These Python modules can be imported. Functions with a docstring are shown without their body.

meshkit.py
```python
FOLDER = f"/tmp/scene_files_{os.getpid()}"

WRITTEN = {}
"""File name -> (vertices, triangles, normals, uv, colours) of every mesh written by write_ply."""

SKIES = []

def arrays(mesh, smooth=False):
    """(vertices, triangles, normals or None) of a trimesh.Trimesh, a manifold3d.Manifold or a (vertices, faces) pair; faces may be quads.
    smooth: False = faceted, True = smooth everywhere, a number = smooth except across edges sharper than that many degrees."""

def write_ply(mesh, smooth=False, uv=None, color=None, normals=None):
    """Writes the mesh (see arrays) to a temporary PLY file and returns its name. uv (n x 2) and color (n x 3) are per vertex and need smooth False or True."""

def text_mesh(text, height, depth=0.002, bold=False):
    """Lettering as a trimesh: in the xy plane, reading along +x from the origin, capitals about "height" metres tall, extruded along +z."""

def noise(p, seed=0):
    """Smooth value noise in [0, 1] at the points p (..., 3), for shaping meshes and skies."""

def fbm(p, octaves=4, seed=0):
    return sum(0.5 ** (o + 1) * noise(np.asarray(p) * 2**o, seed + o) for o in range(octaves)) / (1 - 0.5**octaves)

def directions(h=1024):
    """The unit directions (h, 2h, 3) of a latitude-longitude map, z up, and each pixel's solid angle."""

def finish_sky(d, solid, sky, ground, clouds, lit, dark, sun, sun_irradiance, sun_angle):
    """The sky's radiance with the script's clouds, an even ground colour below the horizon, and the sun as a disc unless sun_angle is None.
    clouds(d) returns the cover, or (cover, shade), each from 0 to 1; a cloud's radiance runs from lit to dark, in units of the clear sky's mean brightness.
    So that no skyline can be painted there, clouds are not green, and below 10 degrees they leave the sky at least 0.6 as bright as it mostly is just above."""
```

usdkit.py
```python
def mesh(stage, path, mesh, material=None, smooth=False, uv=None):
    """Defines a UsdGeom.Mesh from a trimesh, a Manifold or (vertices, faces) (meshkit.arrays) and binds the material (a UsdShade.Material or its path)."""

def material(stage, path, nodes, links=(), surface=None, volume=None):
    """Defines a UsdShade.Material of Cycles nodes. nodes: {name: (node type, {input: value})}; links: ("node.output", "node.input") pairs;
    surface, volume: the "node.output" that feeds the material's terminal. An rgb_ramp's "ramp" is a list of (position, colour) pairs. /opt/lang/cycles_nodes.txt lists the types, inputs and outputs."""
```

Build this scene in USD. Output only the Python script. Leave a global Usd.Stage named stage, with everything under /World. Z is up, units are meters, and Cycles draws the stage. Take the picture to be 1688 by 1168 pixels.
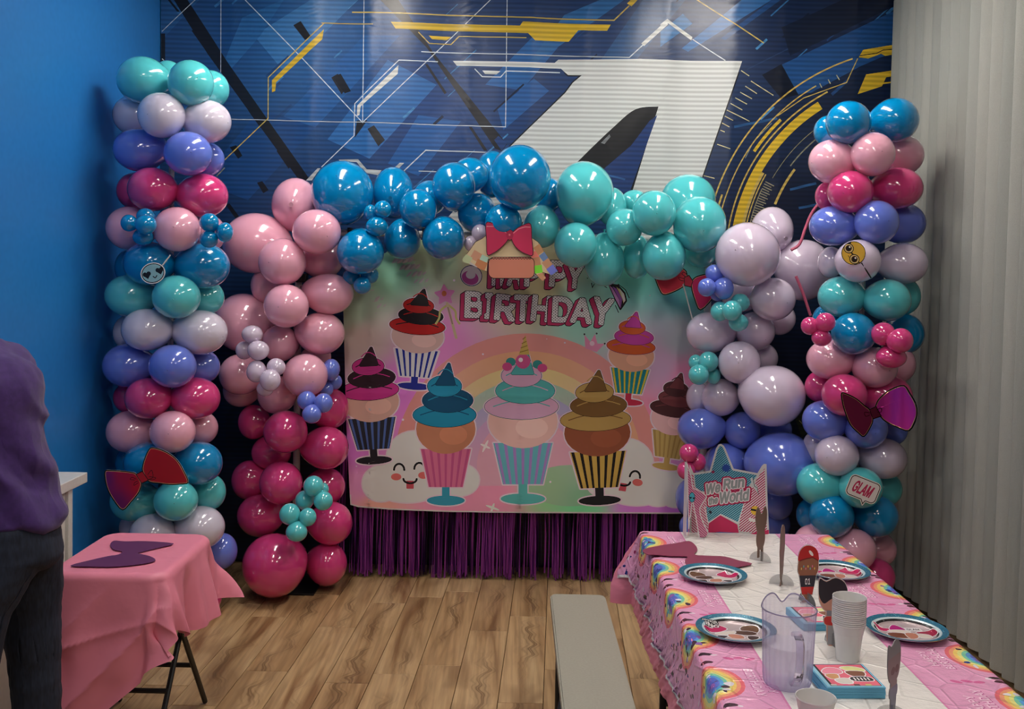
import math, random
import numpy as np, trimesh, shapely, manifold3d, usdkit, meshkit
from shapely.geometry import Polygon, LineString, Point, box as sbox
from shapely.ops import unary_union
from shapely import affinity
from pxr import Usd, UsdGeom, UsdLux, UsdShade, Gf, Sdf, Vt

stage = Usd.Stage.CreateInMemory()
UsdGeom.SetStageUpAxis(stage, 'Z'); UsdGeom.SetStageMetersPerUnit(stage, 1.0)
UsdGeom.Xform.Define(stage, '/World'); UsdGeom.Scope.Define(stage, '/World/Looks')

# ------------------------------------------------------------------ camera
FPX, EYE = 1650.0, np.array([0, 0, 1.8])
PITCH, ROLL = math.radians(2.4), math.radians(1.15)
PPX, PPY = 848.6, 515.0
EXPOSURE = 2.3
_f = np.array([0, math.cos(PITCH), -math.sin(PITCH)]); _u0 = np.array([0, math.sin(PITCH), math.cos(PITCH)]); _r0 = np.array([1.0, 0, 0])
_r = math.cos(ROLL) * _r0 + math.sin(ROLL) * _u0; _u = -math.sin(ROLL) * _r0 + math.cos(ROLL) * _u0
cam = UsdGeom.Camera.Define(stage, '/World/camera')
AP = 36.0
cam.CreateHorizontalApertureAttr(AP); cam.CreateVerticalApertureAttr(AP * 1168 / 1688); cam.CreateFocalLengthAttr(FPX * AP / 1688)
cam.CreateHorizontalApertureOffsetAttr((844 - PPX) / 1688 * AP); cam.CreateVerticalApertureOffsetAttr((PPY - 584) / 1688 * AP)
cam.CreateClippingRangeAttr(Gf.Vec2f(0.05, 100)); cam.GetPrim().CreateAttribute('exposure', Sdf.ValueTypeNames.Float).Set(EXPOSURE)
cam.AddTransformOp().Set(Gf.Matrix4d(*_r, 0, *_u, 0, *(-_f), 0, *EYE, 1))

# ------------------------------------------------------------------ ceiling strips: the room's lamps (built as objects further down)
LAMPS = [(-0.86, 4.75, 1.2, 1.0), (1.12, 4.75, 1.2, 1.0), (-0.86, 2.2, 1.2, 0.75), (1.12, 2.2, 1.2, 0.75), (-0.86, -0.4, 1.2, 0.55), (1.12, -0.4, 1.2, 0.55)]       # x, y, length, how far each is dimmed
LAMP_Z, LAMP_STRENGTH, LAMP_COLOUR = 3.60, 6.3, (1.0, 0.93, 0.85)
dome = UsdLux.DomeLight.Define(stage, '/World/sky'); dome.CreateIntensityAttr(0.02); dome.CreateColorAttr(Gf.Vec3f(1, 1, 1))

# ------------------------------------------------------------------ helpers: pixels of the photograph -> points in the room
def ray(x, y): return _f + _r * ((x - PPX) / FPX) + _u * ((PPY - y) / FPX)
def atY(x, y, Y): d = ray(x, y); return EYE + d * (Y / d[1])
def atZ(x, y, z): d = ray(x, y); return EYE + d * ((z - EYE[2]) / d[2])
def atX(x, y, X): d = ray(x, y); return EYE + d * (X / d[0])
def on_plane(pts, O, n):
    pts = np.asarray(pts, float); d = _f[None] + _r[None] * ((pts[:, :1] - PPX) / FPX) + _u[None] * ((PPY - pts[:, 1:2]) / FPX)
    t = ((np.asarray(O) - EYE) @ n) / (d @ n); return EYE + d * t[:, None]
def lin(c):
    c = np.asarray(c, float) / 255.0
    return np.where(c <= 0.04045, c / 12.92, ((c + 0.055) / 1.055) ** 2.4)

# ------------------------------------------------------------------ helpers: things, parts, materials
taken, origin = {}, {}
def uniq(parent, name):
    k = (str(parent), name); n = taken.get(k, 0); taken[k] = n + 1
    return f'{parent}/{name}' + (f'_{n:03d}' if n else '')
def tag(p, label=None, cat=None, group=None, kind=None):
    for k, v in (('label', label), ('category', cat), ('group', group), ('kind', kind)):
        if v: p.SetCustomDataByKey(k, v)
    return p
def thing(name, label=None, cat=None, loc=(0, 0, 0), group=None, kind=None):
    x = UsdGeom.Xform.Define(stage, uniq('/World', name)); x.AddTranslateOp().Set(Gf.Vec3d(*map(float, loc)))
    origin[str(x.GetPath())] = np.array(loc, float)
    return tag(x.GetPrim(), label, cat, group, kind)
def local(parent, v):
    p = str(parent.GetPath()) if parent is not None else ''
    while p and p not in origin: p = p.rsplit('/', 1)[0]
    return v - origin[p] if p else v
def part(parent, name, mesh, mat, smooth=30, label=None, kind=None):
    path = uniq(parent.GetPath() if parent is not None else '/World', name)
    v, f, n = meshkit.arrays(mesh, False)
    m = usdkit.mesh(stage, path, trimesh.Trimesh(local(parent, v), f, process=False), mat, smooth)
    return tag(m.GetPrim(), label, None, None, kind)
def top(name, mesh, mat, label, cat, group=None, kind=None, smooth=30):      # a thing that is one mesh
    m = part(None, name, mesh, mat, smooth); return tag(m, label, cat, group, kind)
def raw_mesh(parent, name, v, f, col, mat, nrm=None, label=None, kind=None):
    path = uniq(parent.GetPath() if parent is not None else '/World', name)
    m = UsdGeom.Mesh.Define(stage, path); v = local(parent, np.asarray(v, float))
    m.CreatePointsAttr(Vt.Vec3fArray.FromNumpy(v.astype(np.float32)))
    m.CreateFaceVertexCountsAttr(Vt.IntArray.FromNumpy(np.full(len(f), 3, np.int32)))
    m.CreateFaceVertexIndicesAttr(Vt.IntArray.FromNumpy(np.asarray(f, np.int32).ravel())); m.CreateSubdivisionSchemeAttr('none')
    if nrm is not None:
        m.CreateNormalsAttr(Vt.Vec3fArray.FromNumpy(np.asarray(nrm, np.float32))); m.SetNormalsInterpolation('vertex')
    if col is not None:
        UsdGeom.PrimvarsAPI(m).CreatePrimvar('Col', Sdf.ValueTypeNames.Color3fArray, 'vertex').Set(Vt.Vec3fArray.FromNumpy(np.asarray(col, np.float32)))
    UsdShade.MaterialBindingAPI.Apply(m.GetPrim()).Bind(mat)
    return tag(m.GetPrim(), label, None, None, kind)
mats = {}
def mat(key, rgb=None, rough=0.5, metal=0.0, extra=None, nodes=None, links=None, surface='p.BSDF'):
    if key in mats: return mats[key]
    n = {'p': ('principled_bsdf', {'roughness': rough, 'metallic': metal, **({'base_color': tuple(lin(rgb))} if rgb is not None else {}), **(extra or {})})}
    n.update(nodes or {})
    mats[key] = usdkit.material(stage, '/World/Looks/' + key, n, links or [], surface=surface)
    return mats[key]
def printed(key, rough=0.5, metal=0.0, extra=None, nodes=None, links=None):
    return mat(key, None, rough, metal, extra, {'c': ('attribute', {'attribute': 'Col'}), **(nodes or {})}, links or [('c.color', 'p.base_color')])
def noisy(key, rgb, rgb2, scale=20, rough=0.5, bump=0.0, detail=3, stretch=(1, 1, 1), metal=0.0, dist=0.01, extra=None):
    nd = {'t': ('texture_coordinate', {}), 'm': ('mapping', {'scale': stretch}), 'n': ('noise_texture', {'scale': scale, 'detail': detail}),
          'k': ('rgb_ramp', {'ramp': [(0.3, tuple(lin(rgb))), (0.7, tuple(lin(rgb2)))]})}
    ln = [('t.object', 'm.vector'), ('m.vector', 'n.vector'), ('n.fac', 'k.fac'), ('k.color', 'p.base_color')]
    if bump:
        nd['b'] = ('bump', {'strength': bump, 'distance': dist}); ln += [('n.fac', 'b.height'), ('b.normal', 'p.normal')]
    return mat(key, None, rough, metal, extra, nd, ln)

def box(lo, hi, r=0.0):
    lo, hi = np.asarray(lo, float), np.asarray(hi, float)
    if r <= 0:
        m = trimesh.creation.box(hi - lo); m.apply_translation((lo + hi) / 2); return m
    pts = []
    for sx in (0, 1):
        for sy in (0, 1):
            for sz in (0, 1):
                c = np.array([(lo, hi)[sx][0] + (r, -r)[sx], (lo, hi)[sy][1] + (r, -r)[sy], (lo, hi)[sz][2] + (r, -r)[sz]])
                pts.append(c + trimesh.creation.icosphere(1, r).vertices)
    return trimesh.convex.convex_hull(np.vstack(pts))
def tube(pts, rad, sides=10, caps=True):
    p = np.asarray(pts, float); t = np.gradient(p, axis=0); t /= np.linalg.norm(t, axis=1, keepdims=True) + 1e-12
    a = np.cross(t, [0, 0, 1.0]); bad = np.linalg.norm(a, axis=1) < 0.05; a[bad] = np.cross(t[bad], [0, 1.0, 0]); a /= np.linalg.norm(a, axis=1, keepdims=True)
    for i in range(1, len(a)):
        q = a[i - 1] - t[i] * (a[i - 1] @ t[i])
        if np.linalg.norm(q) > 1e-6: a[i] = q / np.linalg.norm(q)
    b = np.cross(t, a); w = np.arange(sides) * 2 * np.pi / sides; rad = np.broadcast_to(np.asarray(rad, float), (len(p),))
    v = (p[:, None] + rad[:, None, None] * (np.cos(w)[None, :, None] * a[:, None] + np.sin(w)[None, :, None] * b[:, None])).reshape(-1, 3)
    F = []
    for i in range(len(p) - 1):
        for j in range(sides):
            k = (j + 1) % sides; A, B, Cc, D = i * sides + j, i * sides + k, (i + 1) * sides + k, (i + 1) * sides + j
            F += [[A, B, Cc], [A, Cc, D]]
    if caps:
        v = np.vstack([v, p[0], p[-1]]); n = len(v)
        for j in range(sides):
            k = (j + 1) % sides; F += [[n - 2, k, j], [n - 1, (len(p) - 1) * sides + j, (len(p) - 1) * sides + k]]
    return trimesh.Trimesh(v, F, process=False)
def lathe(profile, sides=32, center=(0, 0, 0)):
    m = trimesh.creation.revolve(np.asarray(profile, float), sections=sides); m.apply_translation(center); return m
def join(*ms): return trimesh.util.concatenate([m for m in ms])
def smoothpts(pts, n=4, closed=True):                       # Catmull-Rom through the points
    p = np.asarray(pts, float); out = []; N = len(p)
    for i in range(N if closed else N - 1):
        a, b, c, d = (p[(i + k) % N] if closed else p[min(max(i + k, 0), N - 1)] for k in (-1, 0, 1, 2))
        for t in np.arange(n) / n:
            out.append(0.5 * (2 * b + (c - a) * t + (2 * a - 5 * b + 4 * c - d) * t * t + (3 * b - a - 3 * c + d) * t ** 3))
    if not closed: out.append(p[-1])
    return np.array(out)

# ------------------------------------------------------------------ helpers: flat print as geometry with a colour per region
def polys(g):
    if g.is_empty: return []
    if g.geom_type == 'Polygon': return [g]
    return [q for x in getattr(g, 'geoms', []) for q in polys(x)]
def crop(pts, x0, y0, s): return [(x0 + x / s, y0 + y / s) for x, y in pts]
def ell(cx, cy, rx, ry=None, ang=0, n=28):
    w = np.arange(n) * 2 * np.pi / n; g = Polygon(np.c_[np.cos(w) * rx, np.sin(w) * (ry or rx)])
    return affinity.translate(affinity.rotate(g, ang, origin=(0, 0)), cx, cy)
def line(pts, w, cap='flat'): return LineString(pts).buffer(w / 2, cap_style=cap, join_style='mitre')
_tx = {}
def text_shape(text, bold=True):                              # unit capital height, reading along +x, y up
    if (text, bold) not in _tx:
        m = meshkit.text_mesh(text, 1.0, depth=0.5, bold=bold); v, f = m.vertices, m.faces
        low = [t for t in f if np.all(v[t][:, 2] < 1e-6)]
        _tx[text, bold] = unary_union([Polygon(v[t][:, :2]).buffer(0.004) for t in low if abs(np.cross(*(v[t][1:, :2] - v[t][0, :2]))) > 1e-9]).simplify(0.01)
    return _tx[text, bold]
def text_box(text, x0, y0, x1, y1, down=True, bold=True, shear=0, ang=0):      # fitted into a box (y down like pixels)
    g = text_shape(text, bold); a = g.bounds
    g = affinity.translate(g, -a[0], -a[1]); g = affinity.scale(g, (x1 - x0) / (a[2] - a[0]), (y1 - y0) / (a[3] - a[1]), origin=(0, 0))
    if shear: g = affinity.skew(g, xs=shear, origin=(0, 0))
    if down: g = affinity.translate(affinity.scale(g, 1, -1, origin=(0, 0)), 0, y1 - y0)
    g = affinity.translate(g, x0, y0)
    return affinity.rotate(g, ang, origin='centroid') if ang else g
class Print:
    def __init__(s, outline, base): s.outline, s.layers = outline, [(outline, base)]
    def add(s, g, colour):
        if not g.is_valid: g = g.buffer(0)
        s.layers.append((g, colour)); return s
    def build(s, parent, name, to3d, material, edge=None, normal=None, label=None):
        seen, V, F, Cc, n = Polygon(), [], [], [], 0
        tree = []
        for g, colour in reversed(s.layers):
            g = g.intersection(s.outline)
            if g.is_empty: continue
            near = [t for t in tree if t.intersects(g)]
            vis = g.difference(unary_union(near)) if near else g
            tree.append(g)
            for q in polys(vis):
                if q.area < 1e-9 * s.outline.area: continue
                try: v, f = trimesh.creation.triangulate_polygon(q, engine='earcut')
                except Exception: continue
                if not len(f): continue
                if edge: v, f = trimesh.remesh.subdivide_to_size(np.c_[v, np.zeros(len(v))], f, edge, max_iter=12); v = v[:, :2]
                col = colour(v) if callable(colour) else np.broadcast_to(lin(colour), (len(v), 3))
                V.append(v); F.append(f + n); Cc.append(col); n += len(v)
        V, F, Cc = np.vstack(V), np.vstack(F), np.vstack(Cc)
        P = to3d(V)
        N = np.cross(P[F[:, 1]] - P[F[:, 0]], P[F[:, 2]] - P[F[:, 0]])
        if (N @ np.array([0, -1.0, 0.35])).sum() < 0: F = F[:, ::-1]
        nrm = None
        if normal is not None: nrm = normal(V)
        return raw_mesh(parent, name, P, F, Cc, material, nrm, label)
def num_normal(fn, eps, want):
    def go(V):
        a, b = fn(V + [eps, 0]) - fn(V - [eps, 0]), fn(V + [0, eps]) - fn(V - [0, eps])
        n = np.cross(a, b); n /= np.linalg.norm(n, axis=1, keepdims=True) + 1e-12
        return np.where((n @ np.asarray(want, float))[:, None] < 0, -n, n)
    return go
def slab(outline, to3d, n, t):                                # a card of thickness t behind the printed face
    v, f = trimesh.creation.triangulate_polygon(outline, engine='earcut')
    A = to3d(v); B = A - np.asarray(n) * t; k = len(v); F = list(f) + [[a + k, c + k, b + k] for a, b, c in f]
    P = list(A) + list(B)
    for ring in [outline.exterior, *outline.interiors]:
        q = np.array(ring.coords)[:-1]; a = to3d(q); b = a - np.asarray(n) * t; o = len(P); m = len(q); P += list(a) + list(b)
        for i in range(m): j = (i + 1) % m; F += [[o + i, o + j, o + m + j], [o + i, o + m + j, o + m + i]]
    m = trimesh.Trimesh(np.array(P), np.array(F), process=False); return m
def vivid(c, k):
    c = np.asarray(c, float); g = c.mean(); return np.clip(g + (c - g) * k, 0, 250)
def gradient(points, power=2.2):                              # blend of (x, y, rgb) spots
    xy = np.array([p[:2] for p in points], float); cc = np.array([lin(p[2]) for p in points])
    def go(v):
        w = 1 / (((v[:, None] - xy[None]) ** 2).sum(-1) + 60.0) ** (power / 2); return (w[..., None] * cc[None]).sum(1) / w.sum(1)[:, None]
    return go

# ================================================================== the setting
RX, LX, BY, FY, CZ = 2.40, -2.13, 6.03, -3.0, 3.72
m_blue = noisy('blue_wall_paint', (30, 116, 190), (34, 121, 196), 30, 0.42, 0.05, dist=0.002)
m_white_wall = noisy('pale_wall_paint', (110, 112, 118), (116, 118, 124), 30, 0.6)
m_dark = mat('dark_wall_paint', (40, 44, 54), 0.7)
m_ceil = noisy('ceiling_paint', (84, 86, 90), (90, 92, 96), 40, 0.8)
part(None, 'wall_left', box((LX - 0.12, FY, 0), (LX, BY + 0.12, CZ)), m_blue)
part(None, 'wall_back', box((LX, BY, 0), (RX + 0.12, BY + 0.12, CZ)), m_dark)
part(None, 'wall_right', box((RX, FY, 0), (RX + 0.12, BY, CZ)), m_dark)
part(None, 'wall_front', box((LX - 0.12, FY - 0.12, 0), (RX + 0.12, FY, CZ)), m_white_wall)
part(None, 'ceiling', box((LX - 0.12, FY - 0.12, CZ), (RX + 0.12, BY + 0.12, CZ + 0.1)), m_ceil)
part(None, 'baseboard_left', box((LX, FY, 0), (LX + 0.012, BY, 0.09)), mat('baseboard', (60, 62, 68), 0.5))
for p in ('wall_left', 'wall_back', 'wall_right', 'wall_front', 'ceiling', 'baseboard_left'): tag(stage.GetPrimAtPath('/World/' + p), kind='structure')

# ---- floor of wood-look planks
def wood(key, a, b, c, seed):
    nd = {'t': ('texture_coordinate', {}), 'o': ('object_info', {}), 'sh': ('math', {'math_type': 'multiply', 'value2': 37.0}),
          'cx': ('combine_xyz', {'z': 0.0}), 'ad': ('vector_math', {'math_type': 'add'}),
          'm': ('mapping', {'scale': (9.0, 0.8, 1.0), 'location': (seed, seed * 2.3, 0)}), 'm2': ('mapping', {'scale': (60.0, 2.2, 1.0)}), 'm3': ('mapping', {'scale': (3.6, 1.1, 1.0), 'location': (seed * 1.7, 3.1, 0)}),
          'n': ('noise_texture', {'scale': 1.0, 'detail': 5, 'distortion': 1.1}), 'g': ('noise_texture', {'scale': 1.0, 'detail': 4}),
          'w': ('noise_texture', {'scale': 1.3, 'detail': 2, 'distortion': 0.6}), 'rg': ('math', {'math_type': 'multiply', 'value2': 9.0}), 'fr': ('math', {'math_type': 'sine'}), 'ring': ('math', {'math_type': 'power', 'value2': 6.0}), 'ab': ('math', {'math_type': 'absolute'}),
          'k': ('rgb_ramp', {'ramp': [(0.30, tuple(lin(c))), (0.45, tuple(lin(a))), (0.72, tuple(lin(b)))]}),
          'x': ('mix', {'mix_type': 'multiply', 'fac': 0.5}), 'k2': ('rgb_ramp', {'ramp': [(0.35, (0.48, 0.46, 0.44)), (0.62, (1, 1, 1))]}),
          'gt': ('rgb_ramp', {'ramp': [(0.56, (0, 0, 0)), (0.68, (1, 1, 1))]}), 'rm': ('mix', {'mix_type': 'multiply', 'color1': (0, 0, 0)}), 'y': ('mix', {'mix_type': 'mix', 'color2': tuple(lin(c) * 0.75)}),
          'bw': ('rgb_to_bw', {}), 'bm': ('math', {'math_type': 'multiply'}), 'bb': ('bump', {'strength': 0.12, 'distance': 0.002})}
    ln = [('o.random', 'sh.value1'), ('sh.value', 'cx.x'), ('sh.value', 'cx.y'), ('t.object', 'ad.vector1'), ('cx.vector', 'ad.vector2'),
          ('ad.vector', 'm.vector'), ('ad.vector', 'm2.vector'), ('ad.vector', 'm3.vector'), ('m.vector', 'n.vector'), ('m2.vector', 'g.vector'), ('m3.vector', 'w.vector'),
          ('w.fac', 'rg.value1'), ('rg.value', 'ab.value1'), ('n.fac', 'k.fac'), ('k.color', 'x.color1'), ('g.fac', 'k2.fac'), ('k2.color', 'x.color2'),
          ('w.fac', 'gt.fac'), ('gt.color', 'bw.color'), ('bw.val', 'bm.value1'), ('n.fac', 'bm.value2'), ('x.color', 'y.color1'), ('bm.value', 'y.fac'), ('y.color', 'p.base_color'),
          ('g.fac', 'bb.height'), ('bb.normal', 'p.normal')]
    nd.update({'sp': ('separate_xyz', {}), 'v1': ('math', {'math_type': 'multiply_add', 'value2': -0.0435 / 0.19}), 'v0': ('math', {'math_type': 'multiply', 'value2': 1 / 0.19}), 'v2': ('math', {'math_type': 'add', 'value2': 0.2177 / 0.19 + 40.0}), 'v3': ('math', {'math_type': 'fraction'}), 'v4': ('math', {'math_type': 'subtract', 'value2': 0.5}),
          'vm': ('mapping', {'scale': (3.0, 4.0, 1.0)}), 'vn': ('noise_texture', {'scale': 1.0, 'detail': 2, 'roughness': 0.5}), 'v5': ('math', {'math_type': 'multiply_add', 'value2': 1.3, 'value3': -0.65}), 'v6': ('math', {'math_type': 'add'}), 'v7': ('math', {'math_type': 'absolute'}),
          'v8': ('map_range', {'from_min': 0.0, 'from_max': 0.26, 'to_min': 1.0, 'to_max': 0.0, 'clamp': True}), 'r1': ('math', {'math_type': 'multiply', 'value2': 62.0}), 'r2': ('math', {'math_type': 'sine'}), 'r3': ('map_range', {'from_min': -0.2, 'from_max': 1.0, 'to_min': 0.35, 'to_max': 1.0, 'clamp': True}),
          'mm': ('mapping', {'scale': (5.5, 1.6, 1.0), 'location': (seed * 3.1, seed, 0)}), 'mn': ('noise_texture', {'scale': 1.0, 'detail': 1}), 'mk': ('map_range', {'from_min': 0.43, 'from_max': 0.58, 'to_min': 0.0, 'to_max': 0.9, 'clamp': True}), 'q1': ('math', {'math_type': 'multiply'}), 'q2': ('math', {'math_type': 'multiply'}), 'z': ('mix', {'mix_type': 'mix', 'color2': tuple(lin(c) * 0.55)})})
    ln.remove(('y.color', 'p.base_color'))
    ln += [('t.object', 'sp.vector'), ('sp.x', 'v0.value1'), ('sp.y', 'v1.value1'), ('v0.value', 'v1.value3'), ('v1.value', 'v2.value1'), ('v2.value', 'v3.value1'), ('v3.value', 'v4.value1'), ('ad.vector', 'vm.vector'), ('vm.vector', 'vn.vector'), ('vn.fac', 'v5.value1'), ('v5.value', 'v6.value1'), ('v4.value', 'v6.value2'), ('v6.value', 'v7.value1'),
           ('v7.value', 'v8.value'), ('v7.value', 'r1.value1'), ('r1.value', 'r2.value1'), ('r2.value', 'r3.value'), ('ad.vector', 'mm.vector'), ('mm.vector', 'mn.vector'), ('mn.fac', 'mk.value'), ('v8.result', 'q1.value1'), ('r3.result', 'q1.value2'), ('q1.value', 'q2.value1'), ('mk.result', 'q2.value2'), ('y.color', 'z.color1'), ('q2.value', 'z.fac'), ('z.color', 'p.base_color')]
    used = {q.split('.')[0] for l in ln for q in l}
    return mat(key, None, 0.42, 0, {'specular_ior_level': 0.35}, {k: v for k, v in nd.items() if k in used}, ln)
woods = [wood('plank_oak', (182, 147, 104), (202, 169, 125), (138, 101, 65), 1.0), wood('plank_oak_light', (187, 152, 109), (206, 174, 130), (142, 104, 68), 5.0), wood('plank_oak_brown', (175, 139, 97), (197, 163, 119), (130, 95, 60), 9.0)]
floor = thing('floor', kind='structure')
part(floor, 'subfloor', box((LX - 0.1, FY - 0.1, -0.12), (RX + 0.1, BY + 0.1, -0.012)), mat('subfloor', (38, 28, 20), 0.8))
SL, PWD, PLN, g2 = 0.0435, 0.19, 1.05, 0.0012
joints = {-1: 4.934, 0: 4.104, -3: 4.378, -2: 4.484, -5: 4.943, -4: 4.27, 1: 4.461, 2: 4.86}
rnd = random.Random(4)
room = sbox(LX, FY, RX, BY)
rest, count = [], 0
ca = 1 / math.hypot(1, SL)
for i in range(-17, 16):
    j0 = joints.get(i, 4.0 + rnd.random() * PLN) % PLN
    for k in range(-4, 7):
        y0, y1 = j0 + (k - 0) * PLN + g2, j0 + (k + 1) * PLN - g2
        x0, x1 = 0.025 + i * PWD + g2, 0.025 + (i + 1) * PWD - g2
        q = Polygon([(x0 + SL * (y - 5.58), y) if a == 0 else (x1 + SL * (y - 5.58), y) for a, y in ((0, y0), (1, y0), (1, y1), (0, y1))]).intersection(room)
        if q.is_empty or q.area < 1e-4 or q.geom_type != 'Polygon': continue
        inner = q.buffer(-0.0015, join_style='mitre')
        a, b = np.array(q.exterior.coords)[:-1], np.array(inner.exterior.coords)[:-1] if inner.geom_type == 'Polygon' and not inner.is_empty else None
        if b is None or len(a) != len(b): continue
        o = np.argmin(((b - a[0]) ** 2).sum(1)); b = np.roll(b, -o, 0)
        if Polygon(a).exterior.is_ccw != Polygon(b).exterior.is_ccw: b = np.roll(b[::-1], 1, 0)
        m = len(a); dz = rnd.uniform(-0.0004, 0.0004)
        V = np.vstack([np.c_[a, np.full(m, -0.014)], np.c_[a, np.full(m, -0.0015 + dz)], np.c_[b, np.full(m, dz)]])
        F = [t for r0 in (0, m) for s in range(m) for t in ([r0 + s, r0 + (s + 1) % m, r0 + m + (s + 1) % m], [r0 + s, r0 + m + (s + 1) % m, r0 + m + s])]
        F += [[2 * m, 2 * m + s, 2 * m + s + 1] for s in range(1, m - 1)]
        mesh = trimesh.Trimesh(V, F, process=False); mesh.fix_normals()
        if mesh.face_normals[-1][2] < 0: mesh.invert()
        w = woods[rnd.choice([0, 0, 1, 1, 2])]
        if y1 > 2.6: part(floor, 'plank', mesh, w, False); count += 1
        else: rest.append(mesh)
part(floor, 'plank_field', join(*rest), woods[0], False, kind='stuff')

# ---- ceiling strip lamps
m_house = mat('lamp_housing', (225, 226, 228), 0.4)
for k, (x, y, L, dim) in enumerate(LAMPS):
    m_lamp = mat('lamp_glow_' + str(int(dim * 100)), None, 0.5, 0, {'base_color': (0.9, 0.9, 0.9), 'emission_color': LAMP_COLOUR, 'emission_strength': LAMP_STRENGTH * dim})
    t = thing('ceiling_light', f'white strip light under the ceiling, {["left", "right"][k % 2]} row, {["nearest the mural", "middle", "farthest from mural"][k // 2]}', 'ceiling light', (x, y, LAMP_Z), 'strip lights under the ceiling')
    part(t, 'housing', box((x - 0.16, y - L / 2 - 0.02, LAMP_Z), (x + 0.16, y + L / 2 + 0.02, LAMP_Z + 0.05), 0.006), m_house)
    part(t, 'diffuser', box((x - 0.14, y - L / 2, LAMP_Z - 0.014), (x + 0.14, y + L / 2, LAMP_Z - 0.001), 0.006), m_lamp)
    for s in (-0.4, 0.4): part(t, 'hanger', tube([(x, y + s, LAMP_Z + 0.05), (x, y + s, CZ)], 0.004, 6), m_house)

# ================================================================== mural banner on the back wall
C4 = lambda p: crop(p, 500, 0, 2.8133)
C1 = lambda p: crop(p, 0, 0, 2.9196)
C7 = lambda p: crop(p, 1088, 0, 2.8133)
C3 = lambda p: crop(p, 500, 240, 4.1714)
MY = 6.0
def mural3(v):
    P = on_plane(v, (0, MY, 0), np.array([0, 1.0, 0])); X, Z = P[:, 0], P[:, 2]
    crease = sum(0.010 * np.exp(-np.abs(X - c - 0.012 * (Z - 2)) / 0.045) for c in (-1.72, -1.25, -0.9, -0.32, 0.05, 0.36, 0.86, 1.25, 1.55, 1.98))
    soft = 0.010 * np.sin(X * 9 + 1.5 * np.sin(Z * 1.3)) * np.clip(Z / 3, 0.3, 1) + 0.012 * (meshkit.noise(np.c_[X * 3, Z * 1.4, X * 0]) - 0.5)
    P[:, 1] += -0.012 - crease * 0.7 + soft * 0.8
    return P
def pxw(x, z): d = np.array([x, MY, z]) - EYE; return PPX + FPX * (d @ _r) / (d @ _f), PPY - FPX * (d @ _u) / (d @ _f)
outline = Polygon([pxw(LX + 0.004, CZ - 0.02), pxw(RX - 0.01, CZ - 0.02), pxw(RX - 0.01, 0.03), pxw(LX + 0.004, 0.03)])
NAVY, NAVY2, MID, LITE, BLK = (27, 55, 98), (24, 38, 66), (40, 88, 142), (66, 128, 184), (22, 26, 34)
M = Print(outline, gradient([(270, 0, (38, 84, 138)), (300, 300, (26, 56, 98)), (500, 60, (44, 98, 156)), (700, 180, (30, 66, 122)), (850, 60, (38, 64, 108)), (1000, 230, (32, 62, 112)), (1160, 30, (52, 72, 110)), (1300, 60, (26, 44, 78)), (1300, 350, (20, 32, 54)), (1400, 200, (18, 32, 58)), (400, 600, (20, 36, 66)), (850, 700, (18, 32, 58)), (1300, 700, (16, 26, 46)), (800, 950, (14, 22, 38)), (450, 850, (14, 22, 40))]))  # blue print; fall-off of light towards the floor is put into the lower colours
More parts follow.
